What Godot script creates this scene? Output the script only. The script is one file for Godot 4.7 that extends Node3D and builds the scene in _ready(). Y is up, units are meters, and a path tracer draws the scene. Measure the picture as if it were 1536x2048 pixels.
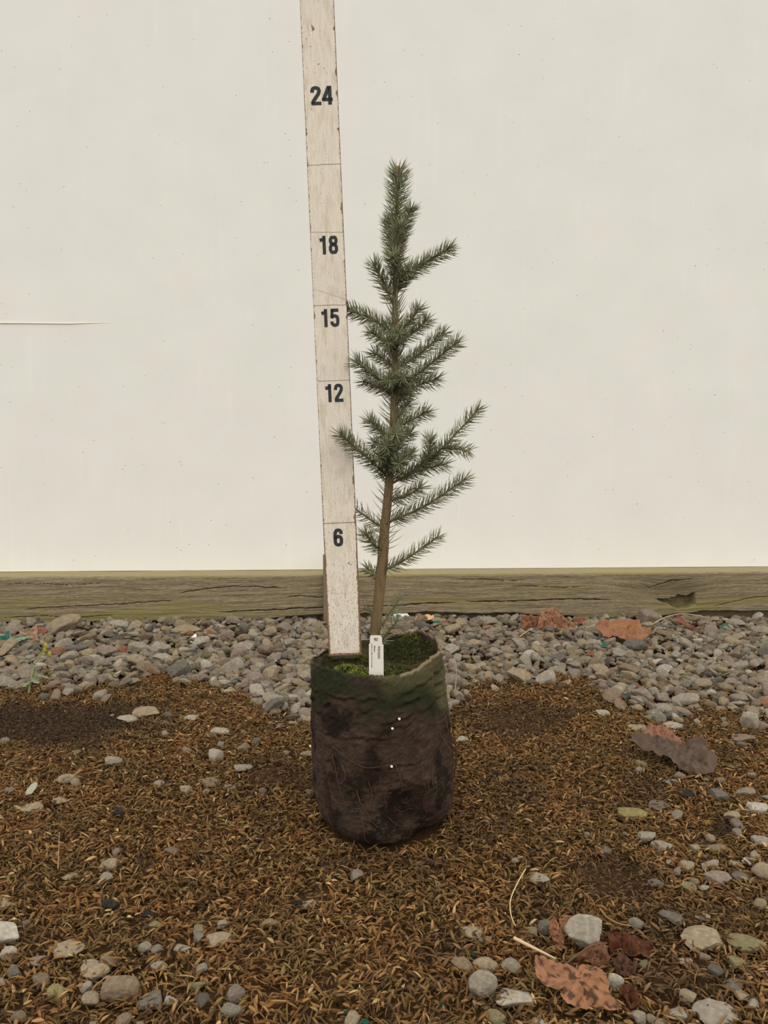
extends Node3D
# A potted spruce sapling beside a painted measuring stick, on husk-covered gravel before a white wall.

const FOCAL := 1490.0            # pixels, for the 1536 x 2048 frame
const EYE := 0.40                # camera height above the ground
const PITCH := 0.0764            # radians, downwards
const WALL_TURN := 0.045         # the wall recedes slightly to the right
const TIMBER_Z := 1.785

var rng := RandomNumberGenerator.new()
var noise_a := FastNoiseLite.new()
var noise_b := FastNoiseLite.new()
var taken := {}
var mats := {}
var stone_meshes: Array = []
var bag_rows: Array = []

# ---------------------------------------------------------------- pixels to places
func ray(px: float, py: float) -> Vector3:
	var v := Vector3((px - 768.0) / FOCAL, -(py - 1024.0) / FOCAL, -1.0)
	return v.rotated(Vector3.RIGHT, -PITCH)

func eye() -> Vector3:
	return Vector3(0, EYE, 0)

func at_height(px: float, py: float, h: float) -> Vector3:
	var r := ray(px, py)
	return eye() + r * ((h - EYE) / r.y)

func at_depth(px: float, py: float, z: float) -> Vector3:
	var r := ray(px, py)
	return eye() + r * (-z / r.z)

func on_plane(px: float, py: float, p: Vector3, n: Vector3) -> Vector3:
	var r := ray(px, py)
	return eye() + r * ((p - eye()).dot(n) / r.dot(n))

func px_size(p: Vector3) -> float:   # metres per pixel at a place
	var fwd := ray(768, 1024)
	return (p - eye()).dot(fwd.normalized()) / FOCAL

func timber_point(px: float, py: float) -> Vector2:   # on the timber's front face, in its own frame
	var n := Vector3(sin(WALL_TURN), 0, cos(WALL_TURN))
	var p := on_plane(px, py, Vector3(0, 0, -TIMBER_Z), n) - Vector3(0, 0, -TIMBER_Z)
	return Vector2(p.dot(Vector3(cos(WALL_TURN), 0, -sin(WALL_TURN))), p.y)

# ---------------------------------------------------------------- naming and materials
func numbered(called: String) -> String:
	if not taken.has(called):
		taken[called] = 0
		return called
	taken[called] += 1
	return "%s_%03d" % [called, taken[called]]

func tag_thing(o: Node, label: String, category: String, group := "") -> void:
	o.set_meta("label", label)
	o.set_meta("category", category)
	if group != "":
		o.set_meta("group", group)

func base_node(called: String, label: String, category: String, pos := Vector3.ZERO, group := "") -> Node3D:
	var o := Node3D.new()
	o.name = numbered(called)
	add_child(o, true)
	o.position = pos
	tag_thing(o, label, category, group)
	return o

func put(mesh: Mesh, called: String, m: Material, parent: Node, top := false) -> MeshInstance3D:
	var o := MeshInstance3D.new()
	o.mesh = mesh
	o.name = numbered(called) if top else called
	o.material_override = m
	parent.add_child(o, true)
	return o

func grey_noise(freq: float, lo: float, hi: float, seed_value: int, size := 256) -> NoiseTexture2D:
	var n := FastNoiseLite.new()
	n.seed = seed_value
	n.frequency = freq
	n.fractal_octaves = 5
	var t := NoiseTexture2D.new()
	t.width = size
	t.height = size
	t.seamless = true
	t.noise = n
	var g := Gradient.new()
	g.set_color(0, Color(lo, lo, lo))
	g.set_color(1, Color(hi, hi, hi))
	t.color_ramp = g
	return t

func bump_noise(freq: float, strength: float, seed_value: int) -> NoiseTexture2D:
	var n := FastNoiseLite.new()
	n.seed = seed_value
	n.frequency = freq
	n.fractal_octaves = 5
	var t := NoiseTexture2D.new()
	t.width = 256
	t.height = 256
	t.seamless = true
	t.as_normal_map = true
	t.bump_strength = strength
	t.noise = n
	return t

func mat(c: Color, rough := 0.85, vertex := false) -> StandardMaterial3D:
	var m := StandardMaterial3D.new()
	m.albedo_color = c
	m.roughness = rough
	m.metallic_specular = 0.3
	m.vertex_color_use_as_albedo = vertex
	return m

func lin(r: float, g: float, b: float) -> Color:   # an sRGB 0..255 colour as linear values
	return Color(r / 255.0, g / 255.0, b / 255.0).srgb_to_linear()

# ---------------------------------------------------------------- mesh helpers
class Shape:
	var v := PackedVector3Array()
	var c := PackedColorArray()
	var uv := PackedVector2Array()
	var i := PackedInt32Array()
	func quad(a: int, b: int, d: int, e: int) -> void:   # a b d e round the face, clockwise from outside
		i.append(a); i.append(b); i.append(d)
		i.append(a); i.append(d); i.append(e)
	func tri(a: int, b: int, d: int) -> void:
		i.append(a); i.append(b); i.append(d)
	func add(p: Vector3, col := Color.WHITE, t := Vector2.ZERO) -> int:
		v.append(p); c.append(col); uv.append(t)
		return v.size() - 1
	func build() -> ArrayMesh:
		var n := PackedVector3Array()
		n.resize(v.size())
		for k in range(0, i.size(), 3):
			var a := v[i[k]]
			var f := (v[i[k + 2]] - a).cross(v[i[k + 1]] - a)
			n[i[k]] += f
			n[i[k + 1]] += f
			n[i[k + 2]] += f
		for k in n.size():
			n[k] = n[k].normalized() if n[k].length_squared() > 1e-24 else Vector3.UP
		var arr := []
		arr.resize(Mesh.ARRAY_MAX)
		arr[Mesh.ARRAY_VERTEX] = v
		arr[Mesh.ARRAY_NORMAL] = n
		arr[Mesh.ARRAY_COLOR] = c
		arr[Mesh.ARRAY_TEX_UV] = uv
		arr[Mesh.ARRAY_INDEX] = i
		var m := ArrayMesh.new()
		m.add_surface_from_arrays(Mesh.PRIMITIVE_TRIANGLES, arr)
		return m

func tube(s: Shape, pts: Array, radii: Array, sides: int, col: Color, col_end := Color(-1, 0, 0)) -> void:
	var rings: Array = []
	var n := pts.size()
	var up := Vector3(0.31, 0.2, 0.93).normalized()
	for k in n:
		var d: Vector3 = (pts[min(k + 1, n - 1)] - pts[max(k - 1, 0)]).normalized()
		var a := d.cross(up).normalized()
		var b := d.cross(a).normalized()
		var cc := col if col_end.r < 0 else col.lerp(col_end, float(k) / (n - 1))
		var ring := PackedInt32Array()
		for j in sides:
			var t := TAU * j / sides
			ring.append(s.add(pts[k] + (a * cos(t) + b * sin(t)) * radii[k], cc))
		rings.append(ring)
	for k in n - 1:
		for j in sides:
			var j2 := (j + 1) % sides
			s.quad(rings[k][j], rings[k][j2], rings[k + 1][j2], rings[k + 1][j])
	var e0 := s.add(pts[0], col)
	var e1 := s.add(pts[n - 1], col if col_end.r < 0 else col_end)
	for j in sides:
		var j2 := (j + 1) % sides
		s.tri(e0, rings[0][j2], rings[0][j])
		s.tri(e1, rings[n - 1][j], rings[n - 1][j2])

func smooth_path(pts: Array, per: int) -> Array:
	var out: Array = []
	var n := pts.size()
	for k in n - 1:
		var p0: Vector3 = pts[max(k - 1, 0)]
		var p3: Vector3 = pts[min(k + 2, n - 1)]
		for j in per:
			out.append((pts[k] as Vector3).cubic_interpolate(pts[k + 1], p0, p3, float(j) / per))
	out.append(pts[n - 1])
	return out

func boxed(x0: float, x1: float, y0: float, y1: float, z0: float, z1: float, bevel: float) -> ArrayMesh:
	# a box with bevelled long edges (along y)
	var s := Shape.new()
	var outline := [Vector2(x0 + bevel, z0), Vector2(x1 - bevel, z0), Vector2(x1, z0 + bevel), Vector2(x1, z1 - bevel), Vector2(x1 - bevel, z1), Vector2(x0 + bevel, z1), Vector2(x0, z1 - bevel), Vector2(x0, z0 + bevel)]
	for k in 8:
		var a: Vector2 = outline[k]
		var b: Vector2 = outline[(k + 1) % 8]
		var i0 := s.add(Vector3(a.x, y0, a.y))
		var i1 := s.add(Vector3(b.x, y0, b.y))
		var i2 := s.add(Vector3(b.x, y1, b.y))
		var i3 := s.add(Vector3(a.x, y1, a.y))
		s.quad(i0, i1, i2, i3)
	for yy in [y0, y1]:
		var cidx := s.add(Vector3((x0 + x1) / 2, yy, (z0 + z1) / 2))
		var ring := []
		for k in 8:
			ring.append(s.add(Vector3(outline[k].x, yy, outline[k].y)))
		for k in 8:
			if yy == y0:
				s.tri(cidx, ring[(k + 1) % 8], ring[k])
			else:
				s.tri(cidx, ring[k], ring[(k + 1) % 8])
	return s.build()

# ---------------------------------------------------------------- the ground
func ground_h(x: float, z: float) -> float:
	var h := noise_a.get_noise_2d(x * 60.0, z * 60.0) * 0.006
	h += noise_a.get_noise_2d(x * 220.0 + 90.0, z * 220.0) * 0.002
	var d := Vector2(x - bag_center().x, z - bag_center().z).length()
	return lerp(-0.001, h, smoothstep(0.06, 0.14, d))

func bag_center() -> Vector3:
	return Vector3(at_depth(766, 1500, 0.795).x, 0, -0.795)

# far edge of the husks: for a pixel column, the row where the gravel takes over
var husk_edge := [[-400, 1390], [0, 1388], [150, 1382], [240, 1385], [330, 1362], [420, 1372], [480, 1412], [560, 1446], [640, 1450], [880, 1470], [915, 1425], [950, 1380], [1040, 1366], [1120, 1366], [1190, 1388], [1225, 1432], [1300, 1462], [1400, 1438], [1480, 1432], [1536, 1450], [1900, 1450]]

func to_pixel(p: Vector3) -> Vector2:
	var q := (p - eye()).rotated(Vector3.RIGHT, PITCH)
	return Vector2(768.0 + FOCAL * q.x / -q.z, 1024.0 - FOCAL * q.y / -q.z)

func husk_cover(x: float, z: float) -> float:   # 1 inside the husk bed, 0 on bare gravel
	var p := to_pixel(Vector3(x, 0, z))
	var e := 1400.0
	for k in husk_edge.size() - 1:
		if p.x >= husk_edge[k][0] and p.x < husk_edge[k + 1][0]:
			e = lerp(float(husk_edge[k][1]), float(husk_edge[k + 1][1]), (p.x - husk_edge[k][0]) / float(husk_edge[k + 1][0] - husk_edge[k][0]))
	e += noise_b.get_noise_2d(x * 300.0, z * 300.0) * 40.0 + noise_b.get_noise_2d(x * 1100.0, z * 1100.0) * 26.0
	return smoothstep(-34.0, 16.0, p.y - e)

# dark patches in the husks, mostly rotted, plus a strip before the bag foot: pixel, half-width, half-height in pixels, strength
var rotted := [[100, 1450, 210, 52, 1.0], [260, 1420, 90, 26, 0.7], [560, 1555, 90, 40, 0.55], [1030, 1440, 120, 40, 0.55], [1445, 1655, 30, 22, 1.0], [980, 1660, 60, 50, 0.3], [1230, 1760, 110, 60, 0.6], [1330, 1850, 140, 60, 0.5], [900, 1900, 90, 40, 0.5], [1060, 1580, 50, 40, 0.45], [1280, 1580, 60, 40, 0.45], [1100, 1810, 120, 40, 0.4], [1380, 1960, 130, 60, 0.5], [940, 2000, 100, 60, 0.4], [300, 1870, 40, 30, 0.4], [285, 1730, 26, 30, 0.7], [760, 1730, 160, 26, 0.45]]

func patch_dark_at(p: Vector2, x: float, z: float) -> float:
	var s := 0.0
	for r in rotted:
		var q := Vector2((p.x - r[0]) / r[2], (p.y - r[1]) / r[3])
		s = max(s, r[4] * (1.0 - smoothstep(0.55, 1.15, q.length() + noise_b.get_noise_2d(x * 500.0, z * 500.0) * 0.5)))
	return s

func build_ground() -> void:
	var s := Shape.new()
	var nx := 170
	var nz := 130
	for j in nz + 1:
		for k in nx + 1:
			var x: float = lerp(-2.2, 2.2, float(k) / nx)
			var z: float = lerp(0.6, -2.1, float(j) / nz)
			var t := noise_a.get_noise_2d(x * 700.0, z * 700.0) * 0.5 + 0.5
			s.add(Vector3(x, ground_h(x, z) - 0.006, z), lin(58, 43, 26).lerp(lin(84, 62, 38), t))
	for j in nz:
		for k in nx:
			var a := j * (nx + 1) + k
			s.quad(a, a + nx + 1, a + nx + 2, a + 1)
	# close the slab below
	var m := mat(Color.WHITE, 0.95, true)
	m.normal_enabled = true
	m.normal_texture = bump_noise(0.06, 6.0, 5)
	m.uv1_triplanar = true
	m.uv1_scale = Vector3.ONE * 14.0
	var o := put(s.build(), "ground", m, self, true)
	o.set_meta("kind", "structure")
	o.set_meta("label", "dark brown soil under the husks and gravel")

func husk_mesh(kind: int) -> ArrayMesh:
	var s := Shape.new()
	var secs := 5
	var sides := 5
	var rings: Array = []
	var length: float = [1.0, 0.9, 1.5][kind]
	var wide: float = [0.125, 0.155, 0.06][kind]
	var thick: float = [0.085, 0.05, 0.05][kind]
	for k in secs:
		var u := float(k) / (secs - 1) * 2.0 - 1.0
		var w: float = pow(max(0.02, 1.0 - u * u), 0.65)
		var bend: float = (1.0 - u * u) * [0.07, 0.13, 0.2][kind]
		var ring := PackedInt32Array()
		for j in sides:
			var t := TAU * j / sides
			var y := sin(t) * thick * w
			if kind == 1 and sin(t) > 0.0:
				y = -y * 0.3
			ring.append(s.add(Vector3(u * length * 0.5, y + bend, cos(t) * wide * w)))
		rings.append(ring)
	for k in secs - 1:
		for j in sides:
			var j2 := (j + 1) % sides
			s.quad(rings[k][j], rings[k][j2], rings[k + 1][j2], rings[k + 1][j])
	return s.build()

func build_husks() -> void:
	var root := Node3D.new()
	root.name = "husk_mulch"
	add_child(root)
	root.set_meta("kind", "stuff")
	tag_thing(root, "loose golden brown seed husks spread over the ground round the grow bag", "husks")
	var tones := [lin(126, 94, 54), lin(110, 79, 43), lin(92, 65, 36), lin(146, 113, 70), lin(70, 50, 29), lin(114, 92, 52), lin(172, 142, 98)]
	var weights := [5, 7, 7, 3, 5, 3, 1]
	var bag: Array = []
	for k in tones.size():
		for j in weights[k]:
			bag.append(tones[k])
	var sets := [[], [], []]
	var bc := bag_center()
	var tries := 200000
	for n in tries:
		# sample denser towards the camera, where each husk shows larger
		var u := rng.randf()
		var z: float = -lerp(0.40, 1.36, pow(u, 0.92))
		var half := 0.62 * -z + 0.1
		var x := rng.randf_range(-half, half)
		if rng.randf() > half / 0.9:
			continue
		if Vector2(x - bc.x, z - bc.z).length() < 0.066:
			continue
		var cov := husk_cover(x, z)
		var patch := noise_b.get_noise_2d(x * 420.0 + 70.0, z * 420.0)
		if rng.randf() > cov:
			if rng.randf() > 0.09 or z < -1.5:
				continue
		var p := Vector3(x, 0, z)
		var patch_dark := patch_dark_at(to_pixel(p), x, z)
		var layer := rng.randf()
		p.y = ground_h(x, z) - 0.004 + layer * 0.0085 * cov + (1.0 - cov) * 0.008
		var size := rng.randf_range(0.0058, 0.0115)
		if patch_dark > 0.5:
			size *= 0.75
		var b := Basis(Vector3.UP, rng.randf() * TAU)
		b = b * Basis(Vector3.BACK, rng.randfn(0.0, 0.42)) * Basis(Vector3.RIGHT, rng.randfn(0.0, 0.6))
		b = b.scaled_local(Vector3(size, size * rng.randf_range(0.8, 1.3), size * rng.randf_range(0.8, 1.25)))
		var c: Color = bag[rng.randi() % bag.size()]
		c = c.lerp(lin(86, 68, 40), clamp(patch * 0.9, 0.0, 0.6))
		c = c.lerp(lin(128, 86, 44), clamp(-patch * 1.1 - 0.12, 0.0, 0.45))
		if patch_dark > 0.0:
			c = c.lerp(lin(56, 44, 32), patch_dark * rng.randf_range(0.7, 1.0))
		c = c * rng.randf_range(0.75, 1.2)
		c.a = 1.0
		var kind := 0
		var roll := rng.randf()
		if roll > 0.8:
			kind = 2
		elif roll > 0.55:
			kind = 1
		sets[kind].append([Transform3D(b, p), c])
	var m := mat(Color.WHITE, 0.7, true)
	var names := ["whole_husks", "split_husks", "husk_shreds"]
	for k in 3:
		var mm := MultiMesh.new()
		mm.transform_format = MultiMesh.TRANSFORM_3D
		mm.use_colors = true
		mm.mesh = husk_mesh(k)
		mm.instance_count = sets[k].size()
		for j in sets[k].size():
			mm.set_instance_transform(j, sets[k][j][0])
			mm.set_instance_color(j, sets[k][j][1])
		var o := MultiMeshInstance3D.new()
		o.multimesh = mm
		o.material_override = m
		o.name = names[k]
		o.set_meta("kind", "stuff")
		root.add_child(o, true)
	print("husks ", sets[0].size() + sets[1].size() + sets[2].size())

# ---------------------------------------------------------------- stones
func ico(level: int) -> Array:
	var t := (1.0 + sqrt(5.0)) / 2.0
	var v: Array = []
	for a in [[-1, t, 0], [1, t, 0], [-1, -t, 0], [1, -t, 0], [0, -1, t], [0, 1, t], [0, -1, -t], [0, 1, -t], [t, 0, -1], [t, 0, 1], [-t, 0, -1], [-t, 0, 1]]:
		v.append(Vector3(a[0], a[1], a[2]).normalized())
	var f: Array = [[0, 11, 5], [0, 5, 1], [0, 1, 7], [0, 7, 10], [0, 10, 11], [1, 5, 9], [5, 11, 4], [11, 10, 2], [10, 7, 6], [7, 1, 8], [3, 9, 4], [3, 4, 2], [3, 2, 6], [3, 6, 8], [3, 8, 9], [4, 9, 5], [2, 4, 11], [6, 2, 10], [8, 6, 7], [9, 8, 1]]
	for l in level:
		var mid := {}
		var nf: Array = []
		for q in f:
			var m: Array = []
			for e in 3:
				var a: int = q[e]
				var b: int = q[(e + 1) % 3]
				var key := Vector2i(min(a, b), max(a, b))
				if not mid.has(key):
					mid[key] = v.size()
					v.append(((v[a] + v[b]) * 0.5).normalized())
				m.append(mid[key])
			nf.append([q[0], m[0], m[2]])
			nf.append([q[1], m[1], m[0]])
			nf.append([q[2], m[2], m[1]])
			nf.append([m[0], m[1], m[2]])
		f = nf
	return [v, f]

func stone_mesh(seed_value: int, level: int, planes: int, round_off: float, soft: bool) -> ArrayMesh:
	var r := RandomNumberGenerator.new()
	r.seed = seed_value
	var nz := FastNoiseLite.new()
	nz.seed = seed_value
	nz.frequency = 1.1
	var ns: Array = []
	for k in planes:
		var d := Vector3(r.randfn(), r.randfn(), r.randfn()).normalized()
		ns.append([d, r.randf_range(0.5, 0.92)])
	var g := ico(level)
	var pos: Array = []
	for d in g[0]:
		var rad := 1.05
		for q in ns:
			var dot: float = d.dot(q[0])
			if dot > 0.05:
				rad = min(rad, q[1] / dot)
		rad = lerp(rad, 0.8, round_off)
		rad *= 1.0 + nz.get_noise_3dv(d * 1.3) * 0.08 + nz.get_noise_3dv(d * 5.0) * 0.016
		pos.append(d * rad)
	# fill the unit box, so that a stone's size is what it is scaled to
	var hi := Vector3.ZERO
	var lo := Vector3.ZERO
	for q in pos:
		hi = hi.max(q)
		lo = lo.min(q)
	var s := Shape.new()
	if soft:
		for k in pos.size():
			s.add((pos[k] - (hi + lo) / 2) / (hi - lo))
		for q in g[1]:
			s.tri(q[0], q[2], q[1])
		return s.build()
	for q in g[1]:
		var c3: Array = []
		for e in [0, 2, 1]:
			var d: Vector3 = g[0][q[e]]
			var tone: float = 1.0 + nz.get_noise_3dv(d * 2.5 + Vector3.ONE * 9.0) * 0.22
			c3.append(s.add((pos[q[e]] - (hi + lo) / 2) / (hi - lo), Color(tone, tone, tone)))
		s.tri(c3[0], c3[1], c3[2])
	return s.build()

var tones := {
	"grey": [Color8(152, 142, 125), "grey"], "pale": [Color8(168, 158, 140), "pale grey"], "tan": [Color8(156, 139, 113), "tan"],
	"brown": [Color8(134, 115, 93), "brown"], "slate": [Color8(110, 103, 92), "dark grey"], "olive": [Color8(130, 121, 88), "olive"],
	"white": [Color8(182, 174, 158), "whitish"], "rust": [Color8(136, 96, 70), "rusty"], "mauve": [Color8(142, 126, 111), "mauve grey"], "yellow": [Color8(142, 129, 84), "yellowish"]}

func build_stone_kit() -> void:
	for k in 14:
		stone_meshes.append(stone_mesh(100 + k * 7, 3, [10, 8, 12, 7, 14, 9, 11][k % 7], [0.0, 0.15, 0.05, 0.0, 0.4, 0.1, 0.2][k % 7], false))
	var tex := grey_noise(0.02, 0.7, 1.0, 31)
	var fine := bump_noise(0.05, 3.0, 8)
	for t in tones:
		var m := mat(tones[t][0], 0.88, false)
		m.albedo_texture = tex
		m.normal_enabled = true
		m.normal_texture = fine
		m.normal_scale = 0.7
		m.uv1_triplanar = true
		m.uv1_scale = Vector3.ONE * 0.9
		mats["stone_" + t] = m
	var mb := mat(Color.WHITE, 0.9, true)
	mb.albedo_texture = tex
	mb.uv1_triplanar = true
	mb.uv1_scale = Vector3.ONE * 0.9
	mats["stone_bed"] = mb

func stone(px: float, py: float, w: float, h: float, tone: String, label: String, group := "", sink := 0.32, variant := -1, roll := 999.0) -> MeshInstance3D:
	var g := at_height(px, py, 0.004)
	var k := px_size(g)
	var wm := w * k
	var e := atan2(EYE, -g.z)
	var dep := wm * rng.randf_range(0.62, 0.85)
	var hm := h * k
	var ht: float = clamp((hm - dep * sin(e) * 0.75) / cos(e) / (1.0 - sink * 0.5), wm * 0.3, wm * 1.25)
	var p := at_height(px, py, ground_h(g.x, g.z) + ht * (0.5 - sink))
	var b := Basis(Vector3.UP, rng.randf_range(-0.35, 0.35) + (PI if rng.randf() > 0.5 else 0.0))
	if roll < 900.0:
		b = Basis(Vector3.BACK, roll)
	b = b.scaled_local(Vector3(wm, ht, dep))
	var vi := variant if variant >= 0 else rng.randi() % stone_meshes.size()
	var o := put(stone_meshes[vi], "gravel_stone", mats["stone_" + tone], self, true)
	o.transform = Transform3D(b, p)
	tag_thing(o, label, "stone", group)
	return o

var placed: Array = []   # centre and radius of hand-placed stones, so that the loose gravel leaves room

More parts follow.
